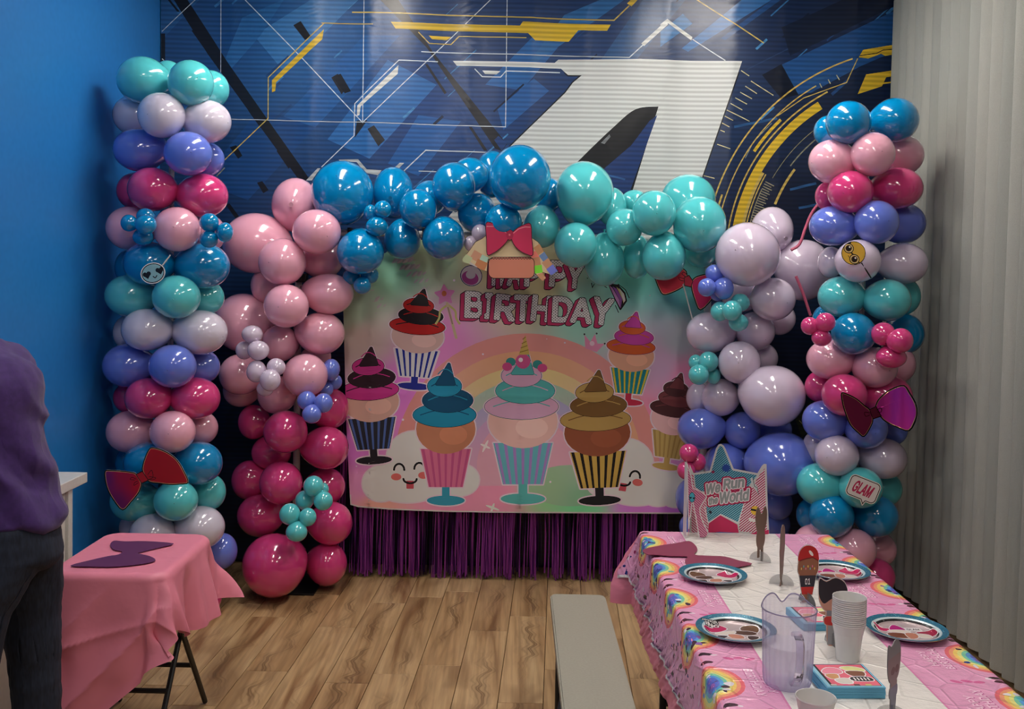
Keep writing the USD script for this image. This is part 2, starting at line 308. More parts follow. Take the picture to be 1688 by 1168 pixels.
for q, c in [([(515, 0), (590, 0), (470, 120), (420, 60)], (58, 118, 176)), ([(640, 100), (720, 140), (610, 262), (540, 230)], (48, 104, 166)), ([(600, 60), (660, 60), (520, 210), (460, 200)], (40, 92, 152)),
             ([(430, 180), (520, 210), (410, 330), (330, 300)], (30, 74, 130)), ([(266, 0), (330, 0), (266, 70)], (44, 98, 154)), ([(360, 60), (440, 30), (330, 210), (290, 190)], (34, 82, 138)),
             ([(690, 190), (760, 200), (690, 290), (640, 270)], (38, 92, 156)), ([(880, 60), (960, 30), (860, 150), (800, 140)], (42, 98, 160)), ([(820, 180), (880, 130), (905, 150), (830, 215)], (40, 92, 154)),
             ([(930, 25), (990, 0), (1030, 0), (860, 120)], (48, 104, 160)), ([(1060, 0), (1130, 0), (1040, 110), (990, 100)], (46, 84, 130)), ([(400, 30), (470, 0), (430, 60), (350, 150)], (46, 104, 162))]:
    M.add(Polygon(q).buffer(0), c)
rm = random.Random(11)
for _ in range(46):                                           # fine scratches and streaks of the print
    x, y, L = rm.uniform(280, 1460), rm.uniform(0, 330), rm.uniform(15, 80); c = rm.choice([(58, 118, 172), (72, 134, 186), (36, 74, 124), (20, 34, 62)])
    M.add(line([(x, y), (x + L * 0.66, y - L * 0.6)], rm.uniform(1, 5)), c)
M.add(Polygon(C7([(545, 310), (1110, 40), (1110, 230), (925, 310), (700, 430), (630, 440)])), (34, 80, 136))
M.add(Polygon(C7([(380, 0), (520, 0), (130, 240), (100, 225)])), (52, 110, 170)).add(Polygon(C7([(520, 0), (560, 0), (300, 190), (280, 180)])), (34, 78, 132))
M.add(Polygon(C7([(0, 150), (105, 65), (150, 110), (0, 220)])), (58, 118, 174)).add(line(C7([(400, 325), (1105, -30)]), 2), (40, 62, 100))
M.add(Polygon(C7([(470, 350), (560, 300), (640, 440), (560, 460)])), (16, 24, 42)).add(Polygon(C7([(560, 130), (1110, -120), (1110, 20), (600, 260)])), (22, 34, 58))
for a, b in [((690, 380), (790, 350)), ((730, 960), (800, 940)), ((340, 590), (540, 550)), ((600, 880), (720, 850)), ((640, 965), (720, 950))]: M.add(line(C7([a, b]), 4), (44, 88, 136))
for q in [[(355, 0), (440, 0), (600, 240), (945, 670), (920, 702), (890, 690), (575, 225)], [(565, 300), (577, 298), (665, 430), (655, 437)], [(768, 590), (782, 590), (855, 700), (838, 700)], [(130, 360), (160, 342), (205, 405), (178, 438)], [(300, 600), (330, 583), (380, 650), (350, 680)], [(250, 560), (300, 560), (240, 640)]]: M.add(Polygon(C4(q)).buffer(0), (34, 36, 44))
M.add(Polygon(C4([(885, 650), (905, 632), (945, 665), (920, 700)])), (38, 66, 118))
for q in [[(840, 0), (905, 0), (1090, 290), (1490, 860), (1450, 880), (1000, 260)], [(925, 150), (935, 146), (1000, 235), (988, 240)], [(1198, 535), (1207, 530), (1268, 612), (1258, 618)], [(1333, 727), (1341, 722), (1398, 805), (1390, 812)], [(1110, 710), (1140, 700), (1170, 750), (1150, 765)], [(1415, 125), (1450, 105), (1500, 180), (1470, 195)], [(1240, 880), (1265, 872), (1295, 915), (1270, 930)], [(1090, 985), (1110, 980), (1160, 1050), (1140, 1055)], [(1600, 370), (1640, 355), (1690, 440), (1660, 450)], [(810, 0), (822, 0), (870, 60), (858, 60)], [(780, 165), (800, 165), (800, 300), (780, 300)]]: M.add(Polygon(C1(q)).buffer(0), (22, 26, 36))
WL, YL, GOLD, PALE = (196, 206, 214), (200, 174, 90), (214, 180, 52), (206, 210, 206)
for p, w, c in [(C4([(283, 0), (277, 568)]), 1.5, WL), (C4([(945, 0), (938, 590), (277, 568), (0, 562)]) + C1([(1110, 575)]), 1.4, WL), (C4([(870, 0), (277, 570), (0, 275)]) + C1([(1180, 0)]), 1.5, WL), (C1([(945, 0), (785, 155)]), 1.4, WL), (C1([(1065, 0), (1063, 350)]), 1.2, WL), (C1([(785, 285), (835, 335)]), 1.6, WL),
                (C4([(548, 242), (1510, 270), (1575, 210)]), 1.7, WL), (C4([(227, 58), (1440, 97), (1510, 30)]), 2.2, YL), (C4([(535, 152), (585, 203), (685, 207), (722, 170), (1035, 178)]), 1.7, YL), (C4([(325, 115), (97, 108)]) + C1([(1562, 112), (1295, 375), (1293, 572), (1080, 775)]), 1.7, YL),
                (C1([(1085, 808), (1045, 848)]), 2, (150, 150, 130)), (C4([(795, 320), (830, 357), (915, 360), (940, 332), (1190, 338)]), 1.7, WL), (C4([(625, 287), (445, 282), (240, 482), (237, 630), (85, 775)]), 1.6, WL), (C4([(860, 708), (568, 697), (465, 795)]), 1.8, WL), (C4([(535, 793), (620, 796)]), 1.5, WL),
                (C7([(150, 182), (300, 283)]), 1.7, WL), (C7([(170, 0), (478, 203)]), 2, YL), (C7([(515, 573), (430, 660), (392, 735)]), 1, (150, 160, 150))]: M.add(line(p, w), c)
M.add(Polygon(C4([(1500, 20), (1520, 0), (1552, 0), (1520, 34)])), GOLD)
for q in [[(408, 105), (1005, 122), (1018, 103), (1290, 113), (1425, 117), (1408, 145), (1275, 142), (1230, 195), (1075, 190), (1042, 157), (430, 137)], [(582, 167), (687, 172), (665, 188), (598, 184)]]: M.add(Polygon(C4(q)), GOLD)
M.add(Polygon(C1([(1560, 142), (1552, 190), (1332, 398), (1328, 440), (1312, 447), (1312, 388)])), GOLD)
for q in [[(443, 305), (440, 345), (268, 495), (262, 535), (250, 540), (252, 490)], [(830, 328), (915, 332), (897, 347), (843, 345)], [(1565, 205), (1688, 92), (1688, 118), (1578, 217)]]: M.add(Polygon(C4(q)), PALE)
M.add(Polygon(C7([(0, 115), (32, 90), (150, 172), (145, 188), (35, 110), (0, 138)])), PALE)
for q in [[(20, 240), (100, 155), (120, 155), (60, 240)], [(245, 97), (380, 95), (440, 165), (540, 170), (520, 205), (430, 190), (370, 115), (255, 108)], [(620, 160), (665, 118), (695, 120), (640, 175)]]: M.add(Polygon(C3(q)), (180, 188, 190))
letter = Polygon(C4([(693, 282), (1165, 293), (1182, 278), (1500, 278), (1560, 276)]) + [(1222, 102), (1157, 291), (1092, 480), (980, 480), (1036, 322), (900, 322), (770, 470), (640, 470), (841, 242), (932, 153), (944, 137), (958.5, 125)] + C4([(1228, 350), (1195, 320), (712, 305)]))
M.add(letter.buffer(2.0, join_style='mitre').intersection(sbox(760, 120, 1240, 480)), BLK).add(letter, (206, 210, 208))
inner = smoothpts([(1085, 176), (1047, 181), (1010, 211), (951, 268), (890, 335)], 5, closed=False)
M.add(Polygon(list(map(tuple, inner)) + [(1036, 335)]), (22, 24, 30)).add(Polygon([(1083, 190), (1070, 200), (1040, 240), (970, 300), (940, 335), (1031, 335)]), (34, 60, 112)).add(Polygon([(1004, 222), (990, 236), (996, 238), (1006, 226)]), (120, 124, 128)).add(line([(985, 285), (1030, 296)], 3), (52, 96, 152))
ac = np.array([1512.0, 432.0])
def arc(r0, r1, a0, a1, n=40):
    w = np.radians(np.linspace(a0, a1, n)); e = np.c_[np.cos(w), -np.sin(w)]
    return Polygon(np.vstack([ac + e * r0, (ac + e * r1)[::-1]]))
for r0, r1, a0, a1, c in [(297, 311, 122, 184, GOLD), (350, 352.5, 108, 177, YL), (334, 336, 120, 174, YL), (316, 318.5, 118, 180, YL), (323, 328, 134, 146, GOLD), (340, 343, 161, 171, YL), (343, 350, 167, 171, GOLD), (288, 290, 150, 185, YL), (283, 284.5, 155, 183, (150, 146, 110)), (252, 256, 143, 158, YL), (276, 277, 125, 150, (150, 146, 110)), (292, 297, 150, 178, YL)]: M.add(arc(r0, r1, a0, a1), c)
for k in range(26): M.add(arc(268 + (k % 2) * 3, 284, 152 + k * 0.85, 152.35 + k * 0.85, 3), (150, 146, 120))
M.add(arc(262, 264, 125, 143, 10), (130, 130, 110))
M.add(Polygon(C7([(935, 235), (1105, 205), (1140, 200), (1140, 246), (1105, 250), (1040, 262), (1020, 252), (960, 275), (915, 270)])), GOLD).add(line(C7([(920, 262), (1000, 250), (1030, 235), (1105, 228)]), 1.3), BLK)
M.add(Polygon(C7([(950, 348), (1140, 318), (1140, 345), (1045, 360), (1025, 402), (910, 440)])), GOLD).add(line(C7([(1030, 388), (1090, 380), (1110, 370)]), 2.5), GOLD).add(line(C7([(910, 275), (860, 385), (665, 455), (540, 540)]), 1.6), YL)
for a, b in [((372, 330), (410, 355)), ((418, 378), (523, 444)), ((392, 402), (446, 436)), ((368, 430), (423, 460)), ((345, 456), (400, 485)), ((323, 482), (378, 512)), ((306, 512), (412, 564)), ((297, 540), (335, 561)), ((285, 572), (318, 591)), ((277, 605), (297, 614)), ((262, 670), (322, 692)), ((200, 815), (250, 828)), ((738, 388), (748, 408)), ((777, 370), (787, 390)), ((815, 350), (828, 373))]: M.add(line(C7([a, b]), 1.5), (196, 186, 140))
for q in [[(560, 700), (1000, 640), (1000, 660), (560, 720)], [(1310, 690), (1335, 660), (1345, 700), (1320, 720)]]: M.add(Polygon(q), (52, 56, 40))
for k in range(5): M.add(line([(1316 + k * 6, 692 + k * 5), (1326 + k * 6, 702 + k * 5)], 1.5), (190, 180, 110))
m_mural = printed('mural_vinyl', 0.33, 0, {'specular_ior_level': 0.45},
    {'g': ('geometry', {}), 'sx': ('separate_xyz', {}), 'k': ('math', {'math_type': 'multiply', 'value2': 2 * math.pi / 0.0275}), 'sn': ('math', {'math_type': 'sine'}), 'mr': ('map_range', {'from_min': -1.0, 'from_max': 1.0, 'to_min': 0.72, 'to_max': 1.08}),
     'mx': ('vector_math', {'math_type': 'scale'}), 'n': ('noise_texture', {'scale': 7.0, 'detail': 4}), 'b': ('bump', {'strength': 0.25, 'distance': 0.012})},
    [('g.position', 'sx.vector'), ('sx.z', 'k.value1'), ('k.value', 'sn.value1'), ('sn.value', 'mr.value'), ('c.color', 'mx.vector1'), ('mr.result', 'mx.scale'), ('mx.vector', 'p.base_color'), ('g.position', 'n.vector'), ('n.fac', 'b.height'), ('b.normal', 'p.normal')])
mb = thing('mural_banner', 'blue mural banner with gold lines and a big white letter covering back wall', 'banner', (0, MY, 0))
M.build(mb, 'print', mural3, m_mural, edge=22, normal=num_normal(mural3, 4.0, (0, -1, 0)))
part(mb, 'backing', box((LX + 0.004, MY + 0.022, 0.03), (RX - 0.01, MY + 0.026, CZ - 0.02)), mat('banner_backing', (24, 44, 78), 0.6))

# ================================================================== vertical blinds along the right wall
BXX = 2.21
blinds = thing('vertical_blind', 'grey woven vertical blinds covering the whole right wall', 'blinds', (BXX, 4.0, 0))
m_slat = [noisy(f'blind_fabric_{i}', c, d, 220, 0.85, 0.25, 2, (1, 1, 6), dist=0.002, extra={'sheen_weight': 0.1}) for i, (c, d) in enumerate([((138, 140, 134), (160, 162, 156)), ((144, 145, 138), (164, 165, 158)), ((132, 134, 128), (154, 156, 150))])]
part(blinds, 'headrail', box((BXX - 0.02, 1.2, 3.42), (BXX + 0.03, 5.92, 3.47)), m_house)
rb = random.Random(5)
y = 5.87
while y > 1.3:
    ang = math.radians(rb.uniform(26, 30)); w, n, zt = 0.127, 7, 3.42
    zb = 0.055 + rb.uniform(-0.006, 0.006); V, F = [], []
    zs = [zb, zb + 0.003, zb + 0.042, zb + 0.045, 1.0, 2.2, zt]
    tw = rb.uniform(-0.05, 0.05)
    for side in (0, 1):
        for zi, z in enumerate(zs):
            for k in range(n):
                s = k / (n - 1) - 0.5; a = ang + tw * (zt - z) / 3.4
                bow = 0.020 * (1 - 4 * s * s); th = 0.0022 if 1 <= zi <= 2 else 0.0008
                px_, py_ = s * w, -bow + (th if side else -th)
                V.append((BXX - (px_ * math.sin(a) * -1) * 1 + py_ * math.cos(a), y - px_ * math.cos(a) + py_ * math.sin(a) * -1, z))
    R = len(zs)
    for side in (0, 1):
        o = side * R * n
        for i in range(R - 1):
            for k in range(n - 1):
                A, B, Cc, D = o + i * n + k, o + i * n + k + 1, o + (i + 1) * n + k + 1, o + (i + 1) * n + k
                F += [[A, B, Cc], [A, Cc, D]] if side else [[A, Cc, B], [A, D, Cc]]
    for i in range(R - 1):
        for k in (0, n - 1):
            A, B = i * n + k, (i + 1) * n + k; F += [[A, B, B + R * n], [A, B + R * n, A + R * n]]
    for k in range(n - 1): F += [[k, k + 1, k + 1 + R * n], [k, k + 1 + R * n, k + R * n]]
    part(blinds, 'slat', trimesh.Trimesh(np.array(V), F, process=False), m_slat[rb.randrange(3)], 40)
    y -= 0.113

# ================================================================== counter along the left wall
m_lam = noisy('white_laminate', (205, 203, 198), (212, 210, 205), 60, 0.35)
ct = thing('counter', 'white laminate counter along the blue wall behind the person', 'counter', (-2.0, 3.2, 0))
part(ct, 'worktop', box((LX + 0.004, 1.9, 0.848), (-1.835, 4.30, 0.892), 0.004), m_lam)
part(ct, 'end_panel', box((LX + 0.006, 4.13, 0.0), (-1.842, 4.17, 0.848), 0.003), m_lam)
part(ct, 'front_panel', box((-1.875, 1.9, 0.06), (-1.855, 4.13, 0.848), 0.003), m_lam)
part(ct, 'kick_board', box((-1.96, 1.95, 0.0), (-1.94, 4.12, 0.06)), m_dark)

# ================================================================== balloons
BC = {'T': ('aqua', (88, 202, 208)), 'W': ('white', (216, 208, 226)), 'P': ('periwinkle', (104, 124, 220)), 'M': ('hot pink', (216, 62, 128)), 'K': ('pale pink', (242, 174, 196)), 'B': ('blue', (0, 134, 194)),
      'L': ('lilac white', (216, 200, 222))}
DY_SHEET = 5.69
for k, (nm, rgb) in BC.items():
    a = mat(f'latex_{nm.replace(" ", "_")}', rgb, 0.16, 0, {'coat_weight': 1.0, 'coat_roughness': 0.02, 'specular_ior_level': 0.55, 'subsurface_weight': 0.12, 'subsurface_scale': 0.03, 'subsurface_radius': (1, 1, 1)})
    b = mat(f'latex_tip_{nm.replace(" ", "_")}', tuple(np.array(rgb) * 0.8), 0.3)
_t = np.linspace(0, np.pi, 19)
_prof = np.c_[np.sin(_t) * (1 - 0.05 * np.cos(_t) * -1), -np.cos(_t)]
_prof = [(max(0.0, math.sin(t) * (1 + 0.045 * -math.cos(t))), -math.cos(t) * (1.10 if t < 0.45 else 1.0 + 0.10 * max(0, (0.9 - t) / 0.45) if t < 0.9 else 1.0)) for t in _t]
skin_mesh = trimesh.creation.revolve(np.array(_prof), sections=28)
knot_mesh = join(lathe([(0, -1.06), (0.05, -1.08), (0.035, -1.13), (0.06, -1.16), (0.09, -1.22), (0, -1.21)], 10))
tip_mesh = lathe([(0, 1.008), (0.018, 1.005), (0.034, 0.994), (0, 0.98)], 10)
proto_of, ball_ct = {}, {}
def balloon(col, cx, cy, rx, ry, Y, axis, label, group, name='balloon', depth=None):
    if WAIT is not None: WAIT.append([Y, (col, cx, cy, rx, ry, axis, label, group, name)]); return
    nm, rgb = BC[col]; c = atY(cx, cy, Y); s = Y / FPX; sx, sz = rx * s, ry * s; sy = depth or (sx + sz) / 2
    z = np.asarray(axis, float); z /= np.linalg.norm(z); x = np.cross([0.3, 0.2, 1.0], z); x /= np.linalg.norm(x); yv = np.cross(z, x)
    R = np.stack([x, yv, z], 1); S = np.diag([sx, sy, sz]) @ R
    # keep the true silhouette: unit ball stretched along the room's axes
    mtx = Gf.Matrix4d(*[float(v) for v in (*S[:, 0], 0, *S[:, 1], 0, *S[:, 2], 0, *c, 1)])
    path = uniq('/World', name); p = UsdGeom.Xform.Define(stage, path); op = p.AddTransformOp(); op.Set(mtx); key = (nm, name)
    if key not in proto_of:
        proto_of[key] = path; origin[path] = np.zeros(3); q = p.GetPrim()
        k = nm.replace(' ', '_')
        part(q, 'skin', skin_mesh, mats['latex_' + k], True); part(q, 'knot', knot_mesh, mats['latex_tip_' + k], 40); part(q, 'tip', tip_mesh, mats['latex_tip_' + k], 40)
    else:
        p.GetPrim().GetReferences().AddInternalReference(proto_of[key]); p.GetPrim().SetInstanceable(True)
    tag(p.GetPrim(), label, 'balloon', group); return c
WAIT = None
ORD = ['first', 'second', 'third', 'fourth', 'fifth', 'sixth', 'seventh', 'eighth', 'ninth', 'tenth', 'eleventh', 'twelfth', 'thirteenth', 'fourteenth', 'fifteenth', 'sixteenth', 'seventeenth', 'eighteenth']
def column(side, core, Yc, layers):
    for i, row in enumerate(layers):
        col, items = row.split(' ', 1); first = {}
        for it in items.split():
            flag, nums = it.split(':'); cx, cy, rx, ry = map(float, nums.split(','))
            dx = (cx - core[0] - (core[1] - core[0]) * i / len(layers)) / 60
            dy, dep, where = {'f': (-0.15, -1.0, 'front'), 'l': (-0.04, -0.25, 'left side'), 'r': (-0.04, -0.25, 'right side'), 'a': (-0.11, -0.7, 'front left'), 'c': (-0.11, -0.7, 'front right'), 'x': (0.09, 0.6, 'back left'), 'y': (0.09, 0.6, 'back right')}[flag]
            if flag in 'xy': dx = -0.8 if flag == 'x' else 0.8
            balloon(col, cx, cy, rx, ry, Yc + dy, (dx, dep, rnd.uniform(-0.15, 0.1)), f'{BC[col][0]} balloon at the {where} of the {ORD[i]} layer from top, {side} column', f'balloons of the {side} column')
column('left', (285, 272), 5.12, [
    'T l:237,132,43,38 x:278,124,24,24 c:314,137,37,37 y:346,147,31,31', 'W x:219,190,31,32 f:267,190,38,37 r:340,200,40,35', 'P l:231,247,43,35 f:310,253,39,36 y:338,262,31,29',
    'M x:225,315,31,31 a:252,312,40,36 r:333,322,42,36', 'K l:216,376,40,36 f:292,378,38,37 y:339,384,32,32', 'B x:215,441,24,31 a:246,434,41,36 r:333,438,45,38', 'T l:216,487,42,35 f:291,489,39,36 y:338,490,31,29',
    'W x:216,548,28,31 a:243,543,41.5,35 r:329,547,45,37', 'P l:212,602,42,36 f:285,603,38.5,36 y:330,604,32,29', 'M x:216,655,28,27 a:245,656,38,34 r:321,656,41,35', 'K l:216,711,40,35 f:285,711,37,35 y:330,705,29,28',
    'B x:214,762,23,27 a:246,762,41,34 r:326,763,40,36', 'T l:223,825,41,34 f:290,824,36,34 y:345,811,27,30', 'W x:217,868,20,22 a:252,880,38,34 r:329,869,41,36', 'P f:285,935,38,36 y:365,908,26,30', 'M a:245,985,38,34 r:325,985,40,35'])
column('right', (1434, 1412), 5.12, [
    'B x:1368,216,26,26 a:1399,202,36.5,35 r:1474,198,39,36', 'K l:1373,266,39,36 f:1438,254.5,35.5,36 y:1487,256,34,33', 'M x:1363,323,19,23 a:1402,316,37,35 r:1478,310,42,34', 'P l:1375,372,40,33 f:1444,366,36,36 y:1487,368,37,34',
    'L x:1370,432,21,26 f:1414,430,37,35.5 r:1488,434.5,40,34', 'T l:1388,489,39,34 c:1461.5,494.5,38.5,35 y:1489,488,27,31', 'B x:1363,524,23,22 f:1407,549.5,36,35 y:1489,550,33,34', 'K l:1370,592,40,33 c:1441,605,37,34 y:1480,600,28,31',
    'M x:1351,637,24,26 f:1392,650.5,37,35 r:1458,652,45,36', 'P l:1361,693,38,34 c:1427,706,35,33 y:1468,708,27,27', 'L x:1346,738,23,29 a:1380,750,36,34 r:1455,755,39,34', 'T l:1354,798,41,36 f:1418,803,36,34 y:1459,805,27,29',
    'B x:1340,848,27,29 a:1371,849,37,37 r:1443,850,37,35', 'K l:1345,895,36,32 c:1408,905,36,35 y:1450,905,27,28', 'M x:1352,945,26,28 r:1440,950,35,32', 'P f:1400,982,36,34 r:1436,996,33,30'])
WAIT = []
def garland(where, core, Yc, rows, over='height', sc=1.0):
    """rows: colour, flag (b back, m middle, f front, F big front), cx, cy, rx, ry. core: polyline of the leg in pixels."""
    L = LineString(core); by = {}
    for r in rows: by.setdefault((r[0], r[4] > 42), []).append(r)
    for (col, big), rs in by.items():
        rs.sort(key=lambda r: r[3] if over == 'height' else r[2])
        for i, (cl, fl, cx, cy, rx, ry) in enumerate(rs):
            q = L.interpolate(L.project(Point(cx, cy))); dep = {'b': 0.5, 'm': -0.35, 'f': -1.0, 'F': -1.1}[fl]
            dy = {'b': 0.07, 'm': -0.05, 'f': -0.17, 'F': -0.22}[fl] * sc
            Y = Yc + dy - max(0, (rx - 40)) * 0.002
            ordn = ('' if len(rs) == 1 else (ORD[i] + (' highest ' if over == 'height' else ' from left ')) if i or over != 'height' else 'highest ')
            size = 'giant ' if big else ''
            lab = f'{ordn}{size}{BC[col][0]} balloon {where}' if over == 'height' else f'{size}{BC[col][0]} balloon {where}, {ORD[i]} such from left'
            if len(rs) == 1: lab = f'{size}{BC[col][0]} balloon {where}, the only such one there'
            balloon(cl, cx, cy, rx, ry, Y, ((cx - q.x) / 45, dep, -(cy - q.y) / 45 + rnd.uniform(-0.3, 0.1)), lab, 'balloons ' + where)
garland('in the left leg of the arch', [(490, 320), (480, 500), (470, 700), (490, 930)], 5.56, [
    ('K', 'b', 424, 401, 56, 50), ('K', 'b', 487, 338, 39, 45), ('K', 'f', 521.5, 381.5, 40, 37), ('K', 'f', 466, 431.5, 39, 39), ('K', 'b', 530, 426, 36, 34), ('K', 'm', 541, 484, 42, 34), ('K', 'b', 441, 470, 27, 31),
    ('K', 'F', 472.5, 504, 37, 36), ('K', 'b', 402, 532, 47, 49), ('K', 'm', 528, 549, 40, 35.5), ('K', 'm', 462, 565.6, 30, 31), ('K', 'm', 397.5, 617, 36, 34), ('K', 'f', 503, 618, 37, 36), ('K', 'b', 398, 643, 30, 28), ('K', 'm', 457, 650, 32, 32), ('K', 'b', 522, 588, 24, 22),
    ('M', 'b', 419, 695, 26, 29), ('M', 'f', 471, 710.6, 36.5, 35), ('M', 'm', 536, 737.7, 39, 35.5), ('M', 'b', 542, 673, 33, 35), ('M', 'b', 448, 745, 33, 29), ('M', 'b', 412, 791, 30, 33), ('M', 'f', 463.5, 795, 35.5, 35.5), ('M', 'b', 536, 801, 33, 31),
    ('M', 'm', 430, 849, 39, 35), ('M', 'm', 544, 862, 37, 36), ('M', 'F', 453, 930.6, 53, 52.5), ('M', 'm', 538, 929, 34, 36)])
garland('in the right leg of the arch', [(1280, 390), (1240, 520), (1220, 700), (1230, 850)], 5.52, [
    ('L', 'F', 1233, 419.5, 53, 53), ('L', 'b', 1273, 380, 35, 39), ('L', 'b', 1323, 444.6, 46, 51), ('L', 'f', 1273, 492.6, 37.5, 35.5), ('L', 'b', 1224, 483, 36, 31), ('L', 'm', 1171, 547.7, 39.5, 34.5), ('L', 'm', 1244, 545, 33, 32), ('L', 'b', 1284, 525, 27, 27),
    ('L', 'f', 1219, 597, 35, 35.5), ('L', 'b', 1258, 590, 24, 25), ('L', 'm', 1188, 654.7, 31, 31.5), ('L', 'F', 1272.5, 651.6, 54, 51), ('L', 'b', 1152, 655, 21, 25),
    ('P', 'm', 1155.5, 706, 39.5, 34), ('P', 'm', 1223, 709, 30.5, 31), ('P', 'm', 1196.7, 764, 36, 35), ('P', 'F', 1287, 764, 56.5, 53.5), ('P', 'b', 1276, 708, 29, 27), ('P', 'b', 1136, 820, 23, 31), ('P', 'b', 1282, 830, 25, 27), ('P', 'b', 1268, 863, 34, 34), ('P', 'b', 1141, 868, 22, 22), ('P', 'b', 1200, 850, 34, 34), ('P', 'b', 1215, 920, 36, 34)])
garland('along the top of the arch', [(500, 340), (760, 330), (960, 360), (1180, 360)], 5.58, [
    ('B', 'm', 564.7, 319, 51, 53), ('B', 'b', 648, 318, 33.5, 42.5), ('B', 'f', 689, 343.6, 31, 32.5), ('B', 'b', 708, 326, 28, 29), ('B', 'm', 748.5, 307, 36, 39), ('B', 'f', 594, 415, 39, 37), ('B', 'm', 663, 395, 30.5, 32), ('B', 'f', 731, 392, 35, 35.5),
    ('B', 'm', 787, 351, 32, 33), ('B', 'b', 775, 289, 30, 29), ('B', 'b', 812, 287, 29, 38), ('B', 'F', 857, 293.5, 50.5, 53.5), ('B', 'f', 830, 366, 30.5, 31), ('B', 'b', 904, 322, 25, 29),
    ('T', 'm', 892.6, 374, 31.5, 34.5), ('T', 'f', 949, 403, 35.5, 37.5), ('T', 'm', 963, 318.5, 48, 52), ('T', 'b', 1008, 341, 25, 32), ('T', 'b', 1046, 333, 23, 20), ('T', 'f', 1029, 374, 30.5, 31), ('T', 'F', 1078, 351, 36, 37.5), ('T', 'b', 1134.5, 330, 45, 42),
    ('T', 'f', 1152.5, 369.5, 44, 46.5), ('T', 'm', 996, 429, 33.5, 42.5), ('T', 'b', 1050, 424, 24, 35), ('T', 'f', 1094.5, 422, 36, 40), ('T', 'b', 1155, 413, 27, 28)], over='x')
def minis(where, Yc, rows):
    rows = sorted(rows, key=lambda r: r[2]); n = len(rows); mx, my = np.mean([r[1] for r in rows]), np.mean([r[2] for r in rows])
    for i, (col, cx, cy, rx, ry, d) in enumerate(rows):
        balloon(col, cx, cy, rx, ry, Yc + d, ((cx - mx) / 14, -0.8, -(cy - my) / 14), f'mini {BC[col][0]} balloon, {ORD[i] + " " if i else ""}highest of {["zero", "one", "two", "three", "four"][n]} {where}', 'mini balloons ' + where, 'mini_balloon')
minis('at left of the left column', 4.88, [('B', 213, 367.5, 13.5, 14, 0), ('B', 240, 357, 15, 14, 0.03), ('B', 240, 370, 17.5, 16.5, -0.05), ('B', 236, 390, 17, 14, 0.02)])
minis('at right of the left column', 4.92, [('B', 345, 366.7, 16, 15.5, 0), ('B', 370.5, 382.7, 13.5, 16.5, 0.0), ('B', 344.6, 394, 15.5, 14.5, 0.01)])
minis('at left of the right column', 4.92, [('M', 1335, 537, 14.5, 15, 0.02), ('M', 1360.5, 531, 16.5, 16, 0), ('M', 1354, 556, 16.5, 14.5, 0)])
minis('at right of the right column', 4.84, [('M', 1456, 550.5, 19.5, 19.5, 0.02), ('M', 1484, 561, 20.5, 20.5, -0.03), ('M', 1469, 588, 25, 18.5, 0.02)])
minis('high on the left arch leg', 5.28, [('L', 416, 551, 17.5, 15, 0), ('L', 403, 577, 14.5, 15.5, 0.04), ('L', 425.6, 577, 18, 16.5, -0.04)])
minis('lower on the left arch leg', 5.24, [('L', 423, 612, 16.5, 18.5, 0), ('L', 455, 605, 15.5, 15, 0), ('L', 445.5, 626, 17, 18.5, -0.06), ('L', 437, 640, 14, 13, 0.03)])
minis('beside the backdrop left edge', 5.46, [('P', 546, 609, 14.5, 18, 0), ('P', 552, 629, 12, 13, 0.05), ('P', 538, 641, 12, 12, 0.04)])
minis('over the hot pink leg', 5.26, [('P', 506, 660, 16, 16, 0.04), ('P', 533, 664, 15.5, 16.5, 0), ('P', 514, 682, 16, 15.5, -0.04)])
minis('upper right of hot pink leg', 5.22, [('T', 517, 801, 17, 17.5, 0), ('T', 502, 824, 15.5, 16.5, 0.05), ('T', 532.5, 824.6, 16, 16.5, -0.01), ('T', 532, 806, 10, 11, 0.07)])
minis('above the biggest hot pink balloon', 5.16, [('T', 478, 847, 17.5, 18, 0), ('T', 507, 852, 14.5, 15.5, 0), ('T', 489, 876, 18, 16.5, -0.03)])
minis('in the blue arch top', 5.38, [('B', 611, 350, 11, 13, 0.03), ('B', 630.7, 345, 14.5, 14.5, 0), ('B', 621, 373, 18.5, 16, -0.01)])
minis('under the blue arch top', 5.5, [('B', 579, 456, 14, 13, 0), ('B', 609, 453, 15, 15, 0.03), ('B', 597, 470, 14.5, 14.5, -0.05)])
minis('behind the red bow card', 5.46, [('L', 790.7, 384, 14, 14.5, 0), ('L', 776, 401, 11, 13, 0)])
minis('on the lilac leg near the bow', 5.26, [('P', 1178, 450.6, 15.5, 15, 0.05), ('P', 1165.6, 473.4, 15, 15.5, 0), ('P', 1193, 475, 16.5, 18.5, 0), ('P', 1183, 484, 13, 12, 0.06)])
minis('on the upper lilac leg', 5.22, [('T', 1220, 498.6, 16, 15, 0.05), ('T', 1187, 513, 15.5, 16.5, 0.05), ('T', 1206.6, 511.8, 16.5, 17, -0.03), ('T', 1217, 531, 16.5, 15, 0.03)])
minis('beside the backdrop right edge', 5.36, [('T', 1147, 597, 12, 13, 0.05), ('T', 1167.7, 596, 16.5, 17, 0), ('T', 1152, 617, 17, 17, -0.02), ('T', 1176, 619, 12, 14, 0.05)])
minis('above the star card', 5.3, [('M', 1135.6, 746.5, 16, 15.5, 0), ('M', 1149, 761, 15, 15, 0.03), ('M', 1131.5, 774.6, 15.5, 15.5, 0)])

